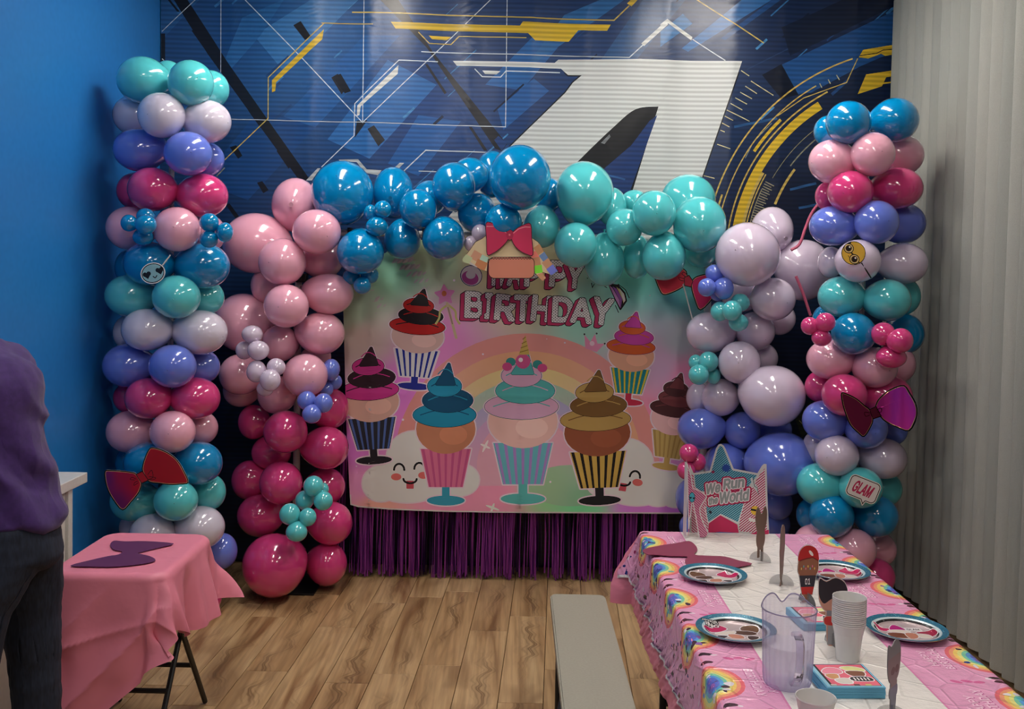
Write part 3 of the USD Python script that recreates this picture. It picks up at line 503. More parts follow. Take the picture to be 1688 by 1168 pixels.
# settle the garland: where two balloons would fill the same space, the nearer one moves forward and the other back
ys = np.array([w[0] for w in WAIT]); y00 = ys.copy(); pr = np.array([(w[1][1], w[1][2], (w[1][3] + w[1][4]) / 2) for w in WAIT])
over_sheet = (pr[:, 0] > 570) & (pr[:, 0] < 1165) & (pr[:, 1] > 395); rad = pr[:, 2] * y00 / FPX
for _ in range(120):
    P = np.array([atY(a, b, y) for (a, b, _r2), y in zip(pr, ys)]); D = P[:, None] - P[None]; flat = np.hypot(D[..., 0], D[..., 2]); want = 0.84 * (rad[:, None] + rad[None])
    need = np.sqrt(np.maximum(want ** 2 - flat ** 2, 0)) - np.abs(D[..., 1]); np.fill_diagonal(need, 0); need = np.maximum(need, 0)
    sg = np.sign(y00[:, None] - y00[None] + 1e-6 * (np.arange(len(ys))[:, None] - np.arange(len(ys))[None]))
    ys = np.clip(ys + 0.12 * (need * sg).sum(1), y00 - 0.17, y00 + 0.15); ys = np.where(over_sheet, np.minimum(ys, DY_SHEET - rad * 1.02), np.minimum(ys, 5.97 - rad))
todo, WAIT = [(float(y), w[1]) for y, w in zip(ys, WAIT)], None
for y, (col, cx, cy, rx, ry, axis, label, group, name) in todo: balloon(col, cx, cy, rx, ry, y, axis, label, group, name)

# ------------------------------------------------------------------ stands that carry the balloons
m_pvc = mat('white_pipe', (196, 196, 194), 0.4); m_black = mat('black_metal', (16, 16, 18), 0.45); m_clip = mat('clip_plastic', (14, 14, 16), 0.35)
def pole(name, px, py0, py1, Y, label, r=0.02):
    a, b = atY(px, py0, Y), atY(px, py1, Y)
    t = thing(name, label, 'stand', (a[0], a[1], 0))
    part(t, 'pole', tube([(a[0], Y, a[2]), (a[0], Y, 0.012)], r, 14), m_pvc)
    part(t, 'base_plate', box((a[0] - 0.15, Y - 0.22, 0.0), (a[0] + 0.15, Y + 0.22, 0.012), 0.003), m_black)
    return t, a
for side, px, lab in (('left', 283, 'balloon column stand with pole and base plate inside the left column'), ('right', 1430, 'balloon column stand with pole and base plate inside the right column')):
    a = atY(px, 240, 5.15); t = thing('column_stand', lab, 'stand', (a[0], 5.15, 0))
    q = [(a[0], 5.15, 0.01), (a[0], 5.15, a[2] + 0.1)]
    part(t, 'pole', tube(q, 0.014, 12), m_pvc); part(t, 'base_plate', lathe([(0, 0), (0.16, 0), (0.16, 0.012), (0, 0.016)], 24, (a[0], 5.15, 0)), m_black)
st, a0 = pole('backdrop_stand', 492, 462, 0, 5.63, 'white pipe stand with black clips holding up the party backdrop and balloon arch')
b0 = atY(1166, 512, 5.63)
part(st, 'pole', tube([(b0[0], 5.63, 2.02), (b0[0], 5.63, 0.012)], 0.02, 14), m_pvc)
part(st, 'base_plate', box((b0[0] - 0.15, 5.41, 0), (b0[0] + 0.15, 5.85, 0.012), 0.003), m_black)
za = atY(560, 383, 5.63)[2]
part(st, 'crossbar', tube([(a0[0], 5.63, za), (b0[0], 5.63, za)], 0.018, 12), m_pvc)
part(st, 'pole_sleeve', tube([(a0[0], 5.63, za + 0.03), (a0[0], 5.63, 1.6)], 0.016, 12), m_pvc)
c = atY(498, 458, 5.60); part(st, 'clip', box(c - [0.03, 0.03, 0.025], c + [0.03, 0.03, 0.025], 0.006), m_clip)
for px in (577, 700, 935, 1120): c = atY(px, 384, 5.62); part(st, 'clip', box(c - [0.012, 0.024, 0.03], c + [0.012, 0.024, 0.03], 0.004), m_clip)
# pink strips of balloon tape
m_tape = mat('pink_tape', (196, 92, 120), 0.4)
for pts, lab in (([(1362, 322), (1340, 348), (1328, 375), (1318, 402), (1304, 412)], 'thin pink strip tying right column to the lilac arch leg'), ([(1312, 455), (1324, 484), (1336, 520)], 'short pink strip hanging between lilac balloon and hot pink minis')):
    q = smoothpts([atY(x, y, 5.35) for x, y in pts], 5, closed=False); top('balloon_strip', tube(q, 0.008, 8), m_tape, lab, 'ribbon', 'pink balloon strips')

# ================================================================== party backdrop hung on the stand (its printed figures are replaced by plain sweet treats)
DY = 5.72
def back3(v):
    P = on_plane(v, (0, DY, 0), np.array([0, 1.0, 0])); X, Z = P[:, 0], P[:, 2]
    top_ = np.clip((Z - 1.35) / 0.5, 0, 1)
    fold = 0.035 * top_ * np.sin((X + 0.9 * (Z - 1.9)) * 16) * np.exp(-((X + 0.72) / 0.34) ** 2) + 0.025 * top_ * np.sin((X - 0.7 * (Z - 1.9)) * 15) * np.exp(-((X - 0.86) / 0.25) ** 2)
    soft = 0.022 * (meshkit.noise(np.c_[X * 2.6 + 5, Z * 2.2, X * 0]) - 0.5) + 0.008 * (meshkit.noise(np.c_[X * 8 + 2 * Z, Z * 7, X * 0 + 3]) - 0.5)
    crease = -0.006 * np.exp(-np.abs(X + 0.82) / 0.012) - 0.004 * np.exp(-np.abs(X - 0.05) / 0.012) - 0.003 * np.exp(-np.abs(Z - 1.08) / 0.012)
    P[:, 1] += fold + soft + crease; return P
bo = Polygon(smoothpts([(566, 500), (572, 470), (600, 440)], 3, False).tolist() + [(632, 418), (660, 398), (800, 388), (960, 385), (1120, 395), (1160, 420), (1166, 520), (1163, 700), (1162, 847), (1000, 846), (800, 844), (640, 840), (590, 836), (577, 832), (571, 700), (568, 600)])
grad_bg = gradient([(x, y, vivid(c, 1.7)) for x, y, c in [(580, 510, (198, 214, 196)), (640, 450, (176, 216, 196)), (720, 420, (190, 208, 186)), (800, 420, (206, 198, 170)), (880, 470, (214, 206, 176)), (960, 520, (178, 212, 200)), (1050, 450, (150, 208, 200)), (1130, 480, (150, 208, 208)), (1120, 560, (196, 200, 206)),
    (1130, 620, (232, 176, 200)), (1090, 600, (214, 190, 210)), (600, 560, (214, 200, 196)), (720, 560, (226, 170, 210)), (650, 640, (222, 160, 214)), (580, 740, (214, 156, 210)), (700, 690, (228, 166, 214)), (600, 800, (222, 176, 206)), (620, 830, (236, 192, 180)), (740, 800, (240, 176, 196)),
    (830, 740, (246, 176, 188)), (820, 810, (240, 178, 196)), (930, 700, (240, 174, 190)), (900, 800, (160, 204, 160)), (960, 830, (150, 208, 168)), (1050, 840, (214, 160, 214)), (1140, 840, (206, 150, 216)), (1060, 690, (236, 172, 190)), (980, 740, (212, 170, 214))]], 3.2)
B = Print(bo, grad_bg)
rc = (868, 768)
for r, c in [(219, (238, 158, 150)), (190, (244, 182, 140)), (164, (244, 220, 150)), (142, (168, 214, 186)), (120, (160, 182, 226)), (100, (198, 166, 222)), (82, (242, 172, 188))]:
    B.add(ell(*rc, r, r, 0, 64).intersection(sbox(500, 500, 1200, 800)), gradient([(650, 700, c), (868, 560, c), (1080, 700, c), (868, 830, (236, 178, 196)), (700, 830, (236, 178, 196)), (1040, 830, (236, 178, 196))], 3))
B.add(ell(940, 800, 70, 34), gradient([(900, 800, (168, 206, 160)), (960, 820, (146, 204, 160)), (1000, 790, (206, 186, 190))]))
rs = random.Random(3)
for _ in range(26):
    x, y, s_ = rs.uniform(580, 1140), rs.uniform(450, 830), rs.uniform(0.8, 2.2); B.add(ell(x, y, s_, s_, 0, 8), (246, 226, 240))
B.add(ell(800, 735, 9, 2, 25).union(ell(800, 735, 2, 11, 25)), (250, 236, 232)).add(ell(812, 836, 12, 2, 20).union(ell(812, 836, 2, 8, 20)), (240, 240, 226))
def cloud(parts, faces, tilt):
    g = unary_union([ell(*p) for p in parts]).buffer(3).buffer(-3); B.add(g.buffer(2), (236, 214, 222)).add(g, (232, 230, 224))
    for kind, x, y in faces:
        if kind == 'eye': a = [(x + 8.5 * math.cos(t), y - 10 * math.sin(t)) for t in np.linspace(0, math.pi, 10)]; B.add(affinity.rotate(line(a, 3.2, 'round'), tilt, origin=(x, y)), (22, 22, 24))
        if kind == 'cheek': B.add(ell(x, y, 8.5, 5.8, tilt), (232, 118, 112))
        if kind == 'smile':
            B.add(affinity.rotate(sbox(x - 5, y + 4, x + 5, y + 15).buffer(1), tilt, origin=(x, y)), (208, 84, 96)); a = [(x + 11 * math.cos(t), y + 7 * math.sin(t)) for t in np.linspace(0, math.pi, 10)]; B.add(affinity.rotate(line(a, 3.2, 'round'), tilt, origin=(x, y)), (22, 22, 24))
cloud([(683, 755, 46, 45), (628, 797, 31, 30), (668, 790, 60, 30), (722, 800, 52, 26), (670, 808, 50, 20), (760, 790, 30, 26)], [('eye', 658, 774), ('eye', 691.6, 772), ('cheek', 653, 785.7), ('cheek', 698, 782.7), ('smile', 676, 789)], 0)
cloud([(1033, 765, 44, 42), (1000, 792, 34, 28), (1085, 798, 40, 36), (1050, 805, 54, 28), (1115, 812, 30, 24), (1140, 815, 22, 20)], [('eye', 1015.5, 778), ('eye', 1046.6, 786), ('cheek', 1008, 785), ('cheek', 1051, 795), ('smile', 1028, 793)], 9)
def treat(cx, yt, yb, w, cream, cream2, cake, wrap, wrap2, foot, tilt=0, topper=None):
    """a cup cake on a little foot: swirled cream over a round cake in a pleated paper cup"""
    H = yb - yt; out = []
    def a(g, c): out.append((affinity.rotate(g, tilt, origin=(cx, (yt + yb) / 2)), c))
    yc = yt + 0.46 * H
    base = [sbox(cx - w * 0.06, yt + 0.84 * H, cx + w * 0.06, yt + 0.95 * H), ell(cx, yt + 0.965 * H, w * 0.30, H * 0.035)]
    cup = Polygon([(cx - w * 0.40, yt + 0.60 * H), (cx + w * 0.40, yt + 0.60 * H), (cx + w * 0.27, yt + 0.87 * H), (cx - w * 0.27, yt + 0.87 * H)])
    ball = ell(cx, yc, w * 0.47, H * 0.175)
    lobes = [ell(cx - w * 0.02, yt + 0.36 * H, w * 0.50, H * 0.085), ell(cx + w * 0.03, yt + 0.255 * H, w * 0.40, H * 0.085), ell(cx - w * 0.02, yt + 0.155 * H, w * 0.27, H * 0.075), Polygon([(cx - w * 0.14, yt + 0.14 * H), (cx + w * 0.05, yt), (cx + w * 0.13, yt + 0.14 * H)]).buffer(2)]
    a(unary_union(base + [cup, ball] + lobes).buffer(2.2), (238, 216, 226))
    for g in base: a(g, foot)
    a(cup, wrap)
    for k in range(7):
        t = -0.36 + k * 0.12; a(Polygon([(cx + w * (t - 0.022), yt + 0.60 * H), (cx + w * (t + 0.022), yt + 0.60 * H), (cx + w * (t * 0.68 + 0.015), yt + 0.87 * H), (cx + w * (t * 0.68 - 0.015), yt + 0.87 * H)]), wrap2)
    a(ball, cake); a(ell(cx + w * 0.12, yc + H * 0.04, w * 0.22, H * 0.07), tuple(np.clip(np.array(cake) * 1.08, 0, 255)))
    for i, g in enumerate(lobes):
        a(g.buffer(0.8), tuple(np.array(cream2) * 0.6)); a(g, cream if i % 2 == 0 else cream2)
        b_ = g.bounds; a(line([(b_[0] + (b_[2] - b_[0]) * u, b_[1] + (b_[3] - b_[1]) * (0.62 - 0.35 * math.sin(u * 3.1))) for u in np.linspace(0.12, 0.88, 7)], 1.6, 'round'), cream2 if i % 2 == 0 else cream)
    if topper: a(ell(cx, yt + 0.06 * H, w * 0.10, w * 0.10), topper); a(ell(cx - w * 0.03, yt + 0.05 * H, w * 0.03), (250, 240, 240))
    for g, c in out: B.add(g, c)
treat(688, 478, 642, 92, (196, 36, 34), (34, 26, 30), (224, 186, 178), (226, 222, 222), (34, 48, 150), (40, 50, 150), 4)
treat(1040, 516, 668, 80, (222, 100, 46), (206, 70, 166), (238, 176, 146), (30, 140, 150), (226, 200, 60), (206, 50, 80), 4)
treat(1108, 616, 775, 76, (84, 46, 48), (122, 62, 66), (240, 190, 190), (206, 176, 106), (182, 148, 84), (206, 170, 100), 8)
treat(612, 574, 765, 98, (216, 60, 150), (56, 32, 44), (226, 180, 164), (44, 46, 56), (84, 110, 176), (40, 36, 44), -3)
treat(735, 600, 832, 104, (36, 150, 186), (20, 84, 120), (206, 136, 104), (226, 120, 156), (206, 90, 140), (60, 160, 186), 0)
treat(985, 612, 832, 116, (196, 160, 92), (132, 96, 52), (160, 90, 62), (216, 178, 88), (34, 28, 28), (36, 36, 40), -2)
treat(862, 580, 830, 122, (226, 176, 206), (90, 186, 184), (244, 196, 186), (110, 190, 200), (176, 140, 206), (96, 190, 184), 0, (216, 92, 150))
B.add(Polygon([(855, 584), (866, 551), (873, 584)]), (214, 180, 96))
for k in range(4): B.add(line([(857 + k * 1.5, 580 - k * 7), (871 - k * 1.6, 576 - k * 7)], 1.6), (160, 124, 60))
for x, y, c in ((842, 596, (60, 150, 146)), (886, 600, (60, 150, 146)), (836, 604, (214, 80, 140)), (894, 606, (214, 80, 140))): B.add(ell(x, y, 8, 7), c)
star = lambda cx, cy, R, r, n=5, a0=-90: Polygon([(cx + (R if k % 2 == 0 else r) * math.cos(math.radians(a0 + k * 180 / n)), cy + (R if k % 2 == 0 else r) * math.sin(math.radians(a0 + k * 180 / n))) for k in range(2 * n)])
for k in (-1, 1): B.add(line(smoothpts([(738, 502), (738 + k * 12, 512), (738 + k * 14, 524), (738 + k * 20, 534)], 5, False), 3.4), (206, 196, 120))
B.add(line([(737, 500), (752, 556)], 4.4, 'round'), (214, 190, 150)).add(line([(738, 506), (746, 534)], 2), (170, 130, 130)).add(star(733, 486, 16, 8.5, 5, -95).buffer(1.6), (226, 140, 196)).add(ell(732, 483.5, 4, 4.6), (214, 120, 80))
C8 = lambda p: crop(p, 860, 480, 5.31)
B.add(Polygon(C8([(548, 378), (600, 440), (640, 372), (662, 455), (725, 458), (655, 530), (555, 498)])), (236, 150, 186)).add(ell(*C8([(615, 455)])[0], 4), (244, 206, 220))
for x, y in C8([(548, 374), (655, 368), (725, 456)]): B.add(ell(x, y, 1.5, 1.5, 0, 8), (60, 40, 50))
C6 = lambda p: crop(p, 740, 350, 5.563)
B.add(Polygon(C6([(1470, 660), (1550, 670), (1610, 740), (1625, 810), (1572, 885), (1530, 800)])).buffer(1.6), (30, 26, 30))
for q, c in [([(1470, 668), (1500, 690), (1560, 800), (1572, 878), (1530, 800)], (214, 150, 206)), ([(1500, 676), (1540, 700), (1590, 790), (1574, 878), (1562, 800)], (160, 90, 176)), ([(1535, 680), (1580, 720), (1612, 780), (1600, 836), (1590, 790)], (226, 206, 140)), ([(1560, 690), (1606, 745), (1620, 805), (1606, 826)], (236, 226, 220))]: B.add(Polygon(C6(q)).buffer(0), c)
for p in [[(1550, 655), (1620, 710), (1655, 785)], [(1525, 850), (1555, 918)], [(1425, 675), (1450, 690)], [(1265, 600), (1275, 605)], [(1308, 645), (1316, 686), (1334, 655)]]: B.add(line(C6(p), 1.2), (30, 26, 30))
B.add(ell(*C6([(205, 580)])[0], 17, 16, 20).buffer(1.2), (70, 60, 110)).add(ell(*C6([(205, 580)])[0], 17, 16, 20), (214, 200, 206)).add(ell(*C6([(195, 600)])[0], 14, 11, 20).difference(ell(*C6([(200, 570)])[0], 8, 7)), (172, 70, 140))
def bubble_letter(ch, x0, y0, x1, y1, ang):                    # white dotted letter, black rim, pink depth to the lower left
    g = text_box(ch, x0, y0, x1, y1, ang=ang).buffer(1.0)
    ext = unary_union([affinity.translate(g, -k * 0.7, k * 0.45) for k in range(1, 11)])
    B.add(ext.buffer(1.3), (26, 22, 26)).add(ext.buffer(0.1), (196, 56, 104)).add(g.buffer(1.0), (26, 22, 26)).add(g, (238, 232, 230))
    x, i = x0 - 1, 0
    dots = []
    while x < x1 + 2:
        y = y0 - 2 + (2.1 if i % 2 else 0)
        while y < y1 + 2: dots.append(ell(x, y, 0.85, 0.85, 0, 6)); y += 4.4
        x += 2.6; i += 1
    B.add(unary_union(dots).intersection(g.buffer(-0.3)), (48, 44, 48))
for ch, a, b, c, d, an in [('B', 150, 728, 318, 962, 2), ('I', 335, 742, 392, 970, 3), ('R', 428, 756, 610, 985, 6), ('T', 602, 760, 756, 990, 3), ('H', 762, 765, 932, 995, 6), ('D', 952, 775, 1135, 1004, 3), ('A', 1120, 788, 1312, 1012, 5), ('Y', 1322, 785, 1500, 1026, 8),
                           ('H', 400, 440, 500, 668, 2), ('A', 540, 440, 680, 672, 4), ('P', 700, 445, 840, 676, 3), ('P', 930, 446, 1090, 678, 4), ('Y', 1085, 468, 1232, 692, 5)]: bubble_letter(ch, *C6([(a, b)])[0], *C6([(c, d)])[0], an)
B.add(bo.difference(bo.buffer(-2.2)).intersection(sbox(560, 815, 1180, 860)), (222, 210, 206))
m_sheet = printed('backdrop_fabric', 0.55, 0, {'specular_ior_level': 0.3}, {'g': ('geometry', {}), 'n': ('noise_texture', {'scale': 5.0, 'detail': 4}), 'b': ('bump', {'strength': 0.3, 'distance': 0.02})}, [('c.color', 'p.base_color'), ('g.position', 'n.vector'), ('n.fac', 'b.height'), ('b.normal', 'p.normal')])
bd = thing('party_backdrop', 'pastel rainbow happy birthday fabric backdrop hung under the balloon arch', 'backdrop', (0.05, DY, 0.6))
B.build(bd, 'print', back3, m_sheet, edge=12, normal=num_normal(back3, 2.5, (0, -1, 0)))
Pb = Print(bo, (206, 200, 200)); Pb.build(bd, 'reverse_side', lambda v: back3(v) + [0, 0.0025, 0], printed('fabric_back', 0.7), edge=24)

# ------------------------------------------------------------------ foil fringe curtain below the backdrop
m_foil = mat('purple_foil', (146, 64, 164), 0.34, 0.6)
m_foil2 = mat('dark_purple_foil', (60, 26, 80), 0.36, 0.6)
fr = thing('fringe_curtain', 'metallic purple foil fringe curtain hanging to the floor below the backdrop', 'fringe curtain', (-0.15, 5.78, 0.8))
rf = random.Random(8)
for layer, (mt, N, yy, zt) in enumerate([(m_foil2, 330, 5.80, 0.95), (m_foil, 360, 5.775, 0.93)]):
    V, F = [], []
    for i in range(N):
        x0 = rf.uniform(-0.93, 0.92 if layer == 0 else 0.82); w = rf.uniform(0.0025, 0.0055); yb_ = yy + rf.uniform(-0.012, 0.012); tw, ph, zl = rf.uniform(-0.8, 0.8), rf.uniform(0, 6), rf.uniform(0.004, 0.05)
        if rf.random() < 0.5: x0 = round(x0 / 0.14) * 0.14 + rf.uniform(-0.022, 0.022)
        zs = np.linspace(zt, zl, 9); o = len(V)
        for k, z in enumerate(zs):
            s = k / 8; cx = x0 + 0.012 * s * math.sin(ph) + 0.003 * math.sin(ph + 9 * s); cy = yb_ - 0.05 * s * s * (0.3 + rf.random() * 0.08) + 0.006 * math.sin(ph * 2 + 7 * s); a = tw + 1.2 * math.sin(ph + 4 * s)
            V += [(cx - w * math.cos(a), cy - w * math.sin(a) * 0.7, z), (cx + w * math.cos(a), cy + w * math.sin(a) * 0.7, z)]
        for k in range(8): a = o + 2 * k; F += [[a, a + 1, a + 3], [a, a + 3, a + 2]]
    part(fr, 'foil_strips', trimesh.Trimesh(np.array(V), F, process=False), mt, False, kind='stuff')
part(fr, 'header_band', box((-0.95, 5.77, 0.93), (0.93, 5.81, 0.97)), m_foil2)
tag(fr, kind='stuff')

# ================================================================== party table, cloths and bench
TX0, TX1, TY0, TY1, TZ = 0.53, 1.325, 1.95, 4.10, 0.735
m_top = mat('table_plastic', (196, 194, 188), 0.5)
pt = thing('folding_table', 'long folding table under the pink printed birthday tablecloth', 'table', (0.915, 3.0, 0))
part(pt, 'tabletop', box((TX0, TY0, TZ - 0.045), (TX1, TY1, TZ - 0.002), 0.012), m_top)
for yy in (TY0 + 0.25, TY1 - 0.25):
    for xx in (TX0 + 0.08, TX1 - 0.08): part(pt, 'leg', tube([(xx, yy, 0), (xx, yy, TZ - 0.04)], 0.014, 10), m_black)
    part(pt, 'leg_brace', tube([(TX0 + 0.08, yy, 0.12), (TX1 - 0.08, yy, 0.12)], 0.011, 8), m_black)
def drape(rect, z, r, flare, ripple, seed=0.0, corner=0.0, cr=0.0):
    x0, y0, x1, y1 = rect; r0 = r
    def go(v):
        k_ = r + cr; c = np.c_[np.clip(v[:, 0], x0 + k_, x1 - k_), np.clip(v[:, 1], y0 + k_, y1 - k_)]; o = v - c; d = np.linalg.norm(o, axis=1); n = o / np.maximum(d, 1e-9)[:, None]; c = c + n * np.minimum(d, cr)[:, None]; d = np.maximum(d - cr, 0)
        arc_ = r * math.pi / 2; h = np.maximum(d - arc_, 0); a = np.clip(d, 0, arc_) / r
        cn = 4 * (n[:, 0] * n[:, 1]) ** 2                          # 1 on the diagonal of a corner
        s = v[:, 0] * 1.3 + v[:, 1] * 1.0 + np.arctan2(n[:, 1], n[:, 0]) * 0.35
        fl = np.clip(flare + corner * cn, 0, 0.8)
        nn = lambda k, j: meshkit.noise(np.c_[s * k, h * 6, np.full(len(v), seed + j)]) - 0.5
        wob = ripple * (2.6 * nn(13, 1) + 2.2 * nn(36, 2) + 1.0 * nn(80, 3)) * np.clip(h / 0.12, 0, 1.5)
        out = np.where(d < arc_, r * np.sin(a), r + fl * h) + np.maximum(wob + ripple * 1.2 * np.clip(h / 0.15, 0, 1.5), 0); out = np.where(d < 1e-9, 0, out)
        zz = z - np.where(d < arc_, r * (1 - np.cos(a)), r + h * np.sqrt(1 - fl ** 2))
        wr = np.where(d < 1e-6, 1.0, 0.3) * 0.0016 * (meshkit.noise(np.c_[v * [14, 9], np.full(len(v), seed)]) + meshkit.noise(np.c_[v * [40, 30], np.full(len(v), seed + 5)]) * 0.5 - 0.7)
        return np.c_[c + n * out[:, None], zz + wr]
    return go
def dnormal(fn, eps=0.004):
    def go(V):
        a, b = fn(V + [eps, 0]) - fn(V - [eps, 0]), fn(V + [0, eps]) - fn(V - [0, eps]); n = np.cross(a, b); return n / (np.linalg.norm(n, axis=1, keepdims=True) + 1e-12)
    return go
def cloth_print(P, parent, name, fn, material, edge, label=None):
    m = P.build(parent, name, fn, material, edge=edge, normal=dnormal(fn), label=label); return m
m_pinkcloth = printed('pink_table_plastic', 0.42, 0, {'specular_ior_level': 0.4}, {'g': ('geometry', {}), 'n': ('noise_texture', {'scale': 22.0, 'detail': 4}), 'b': ('bump', {'strength': 0.25, 'distance': 0.006}), 'tl': ('translucent_bsdf', {}), 'mc': ('mix_closure', {'fac': 0.25})},
    [('c.color', 'p.base_color'), ('g.position', 'n.vector'), ('n.fac', 'b.height'), ('b.normal', 'p.normal')])
uc = thing('pink_tablecloth', 'plain pink plastic tablecloth hanging below the printed one on long table', 'tablecloth', (0.9, 3.0, TZ))
U = Print(Polygon([(TX0 - 0.30, 1.70), (TX1 + 0.30, 1.70), (TX1 + 0.30, TY1 + 0.13), (TX0 - 0.30, TY1 + 0.13)]), (232, 136, 158))
cloth_print(U, uc, 'sheet', drape((TX0, TY0, TX1, TY1), TZ + 0.001, 0.012, 0.06, 0.004, 1.0, 0.5), m_pinkcloth, 0.03)
oc = thing('birthday_tablecloth', 'shiny white and pink plastic tablecloth printed with rainbows and birthday lettering', 'tablecloth', (0.9, 3.0, TZ))
out_ = Polygon([(TX0 - 0.19, 1.72), (TX1 + 0.19, 1.72), (TX1 + 0.19, TY1 + 0.16), (TX0 - 0.19, TY1 + 0.16)])
O = Print(out_, (236, 230, 224)); PINK, PINK2 = (234, 164, 200), (226, 140, 184)
O.add(sbox(-1, 0, 0.70, 9), PINK).add(sbox(1.09, 0, 3, 9), PINK)
O.add(sbox(0.694, 0, 0.70, 9), PINK2).add(sbox(1.09, 0, 1.096, 9), PINK2)
rp = random.Random(21)
DARKS = [(70, 34, 44), (52, 30, 46), (110, 64, 60), (40, 52, 120), (60, 30, 36), (140, 92, 80), (230, 214, 220), (170, 60, 110)]
def blob(x, y, sx, sy, c): O.add(Polygon(smoothpts([(x + sx * rp.uniform(0.6, 1.2) * math.cos(a), y + sy * rp.uniform(0.6, 1.2) * math.sin(a)) for a in np.arange(6) * math.pi / 3], 2)), c)
def lettering(text, x, y, h, length, side):                     # runs along the table, tops towards its middle
    g = text_box(text, 0, 0, length, h, down=False)
    g = affinity.rotate(g, -90 if side < 0 else 90, origin=(0, 0)); b_ = g.bounds; g = affinity.translate(g, x - (b_[0] + b_[2]) / 2, y - (b_[1] + b_[3]) / 2)
    O.add(affinity.translate(g.buffer(0.0016), 0.0012 * side, -0.0016), (196, 92, 148)).add(g.buffer(0.0004), (250, 206, 226))
for side, xe, ys in ((-1, TX0, [3.92, 3.58, 3.24, 2.90, 2.57, 2.24]), (1, TX1, [3.97, 3.67, 3.37, 3.07, 2.77, 2.47, 2.17])):
    for yc in ys:
        cx = xe + 0.0 * side
        for k, c in enumerate([(238, 110, 120), (244, 160, 120), (246, 208, 110), (236, 230, 140), (130, 206, 170), (90, 160, 220), (96, 110, 206)]): O.add(ell(cx, yc, 0.088 - k * 0.0108, 0.106 - k * 0.012, 0, 24), c)
        for _ in range(14): blob(cx + rp.uniform(-0.06, 0.05) * -side * 1.0, yc + rp.uniform(-0.07, 0.07), rp.uniform(0.006, 0.014), rp.uniform(0.006, 0.015), rp.choice([(60, 120, 196), (48, 70, 150), (90, 190, 200), (70, 40, 60), (236, 226, 236), (150, 100, 180)]))
        blob(cx - side * 0.015, yc + 0.135, 0.022, 0.012, (84, 36, 52)); blob(cx - side * 0.02, yc - 0.14, 0.026, 0.010, (66, 34, 48)); blob(cx - side * 0.045, yc - 0.145, 0.01, 0.006, (236, 220, 228))
        lettering('BIRTHDAY', xe - side * 0.115, yc, 0.024, 0.17, side); lettering('HAPPY', xe - side * 0.15, yc - 0.01, 0.022, 0.11, side)
        for k in range(3): O.add(ell(xe - side * (0.08 + 0.03 * k), yc - 0.165 + rp.uniform(-0.02, 0.02), 0.016, 0.008, rp.uniform(-40, 40)), (224, 106, 160))
    for k in range(150):
        x = xe + side * rp.uniform(0.025, 0.17); blob(x, rp.uniform(1.75, 4.2), rp.uniform(0.004, 0.012), rp.uniform(0.004, 0.016), rp.choice(DARKS))
for k in range(46): blob(rp.uniform(TX0 - 0.15, 0.70) if k % 2 else rp.uniform(1.1, TX1 + 0.15), TY1 + rp.uniform(0.03, 0.14), rp.uniform(0.005, 0.012), rp.uniform(0.005, 0.014), rp.choice(DARKS))
O.add(sbox(TX0 - 0.19, 1, TX0 - 0.178, 5), (232, 226, 226)).add(sbox(-1, TY1 + 0.15, 3, 5), (232, 226, 226))
m_shiny = printed('tablecloth_film', 0.22, 0, {'specular_ior_level': 0.5}, {'g': ('geometry', {}), 'n': ('noise_texture', {'scale': 18.0, 'detail': 5, 'roughness': 0.6}), 'v': ('voronoi_texture', {'scale': 9.0, 'feature': 'distance_to_edge'}), 'vr': ('map_range', {'from_min': 0.0, 'from_max': 0.05, 'to_min': 0.35, 'to_max': 0.0, 'clamp': True}), 'ad': ('math', {'math_type': 'add'}), 'b': ('bump', {'strength': 0.75, 'distance': 0.008})},
    [('c.color', 'p.base_color'), ('g.position', 'n.vector'), ('g.position', 'v.vector'), ('v.distance', 'vr.value'), ('n.fac', 'ad.value1'), ('vr.result', 'ad.value2'), ('ad.value', 'b.height'), ('b.normal', 'p.normal')])
cloth_print(O, oc, 'sheet', drape((TX0 - 0.003, TY0, TX1 + 0.003, TY1 + 0.003), TZ + 0.0045, 0.022, 0.10, 0.0055, 2.0, 0.35), m_shiny, 0.022)
TT = TZ + 0.006                                                # where things stand on the cloth

bn = thing('bench', 'grey folding bench with rounded top standing on the wood floor beside table', 'bench', (0.285, 3.2, 0))
bp = Polygon([(0.172, 2.3), (0.402, 2.3), (0.402, 4.15), (0.172, 4.15)]).buffer(-0.03).buffer(0.03, quad_segs=6)
tb = trimesh.creation.extrude_polygon(bp.buffer(-0.006), 0.046); tb.apply_translation((0, 0, 0.404)); tb2 = trimesh.creation.extrude_polygon(bp, 0.034); tb2.apply_translation((0, 0, 0.410))
m_bench = noisy('bench_plastic', (152, 148, 134), (158, 154, 140), 120, 0.5, 0.1, dist=0.001)
part(bn, 'seat', join(tb2, tb), m_bench, 30)
for yy, fo in ((2.55, 1), (3.88, -1)):
    for xx in (0.20, 0.375): part(bn, 'leg', tube(smoothpts([(xx, yy, 0.40), (xx, yy + fo * 0.02, 0.2), (xx, yy + fo * 0.05, 0.0)], 4, False), 0.013, 10), m_black)
    part(bn, 'foot_bar', tube([(0.20, yy + fo * 0.05, 0.013), (0.375, yy + fo * 0.05, 0.013)], 0.013, 10), m_black)
lb = atZ(912, 1140, 0.25)
part(bn, 'leg_brace', tube(smoothpts([(0.20, 2.75, 0.08), (0.165, 3.02, 0.22), (0.168, 3.16, 0.33), (0.19, 3.25, 0.40)], 5, False), 0.016, 10), m_black)

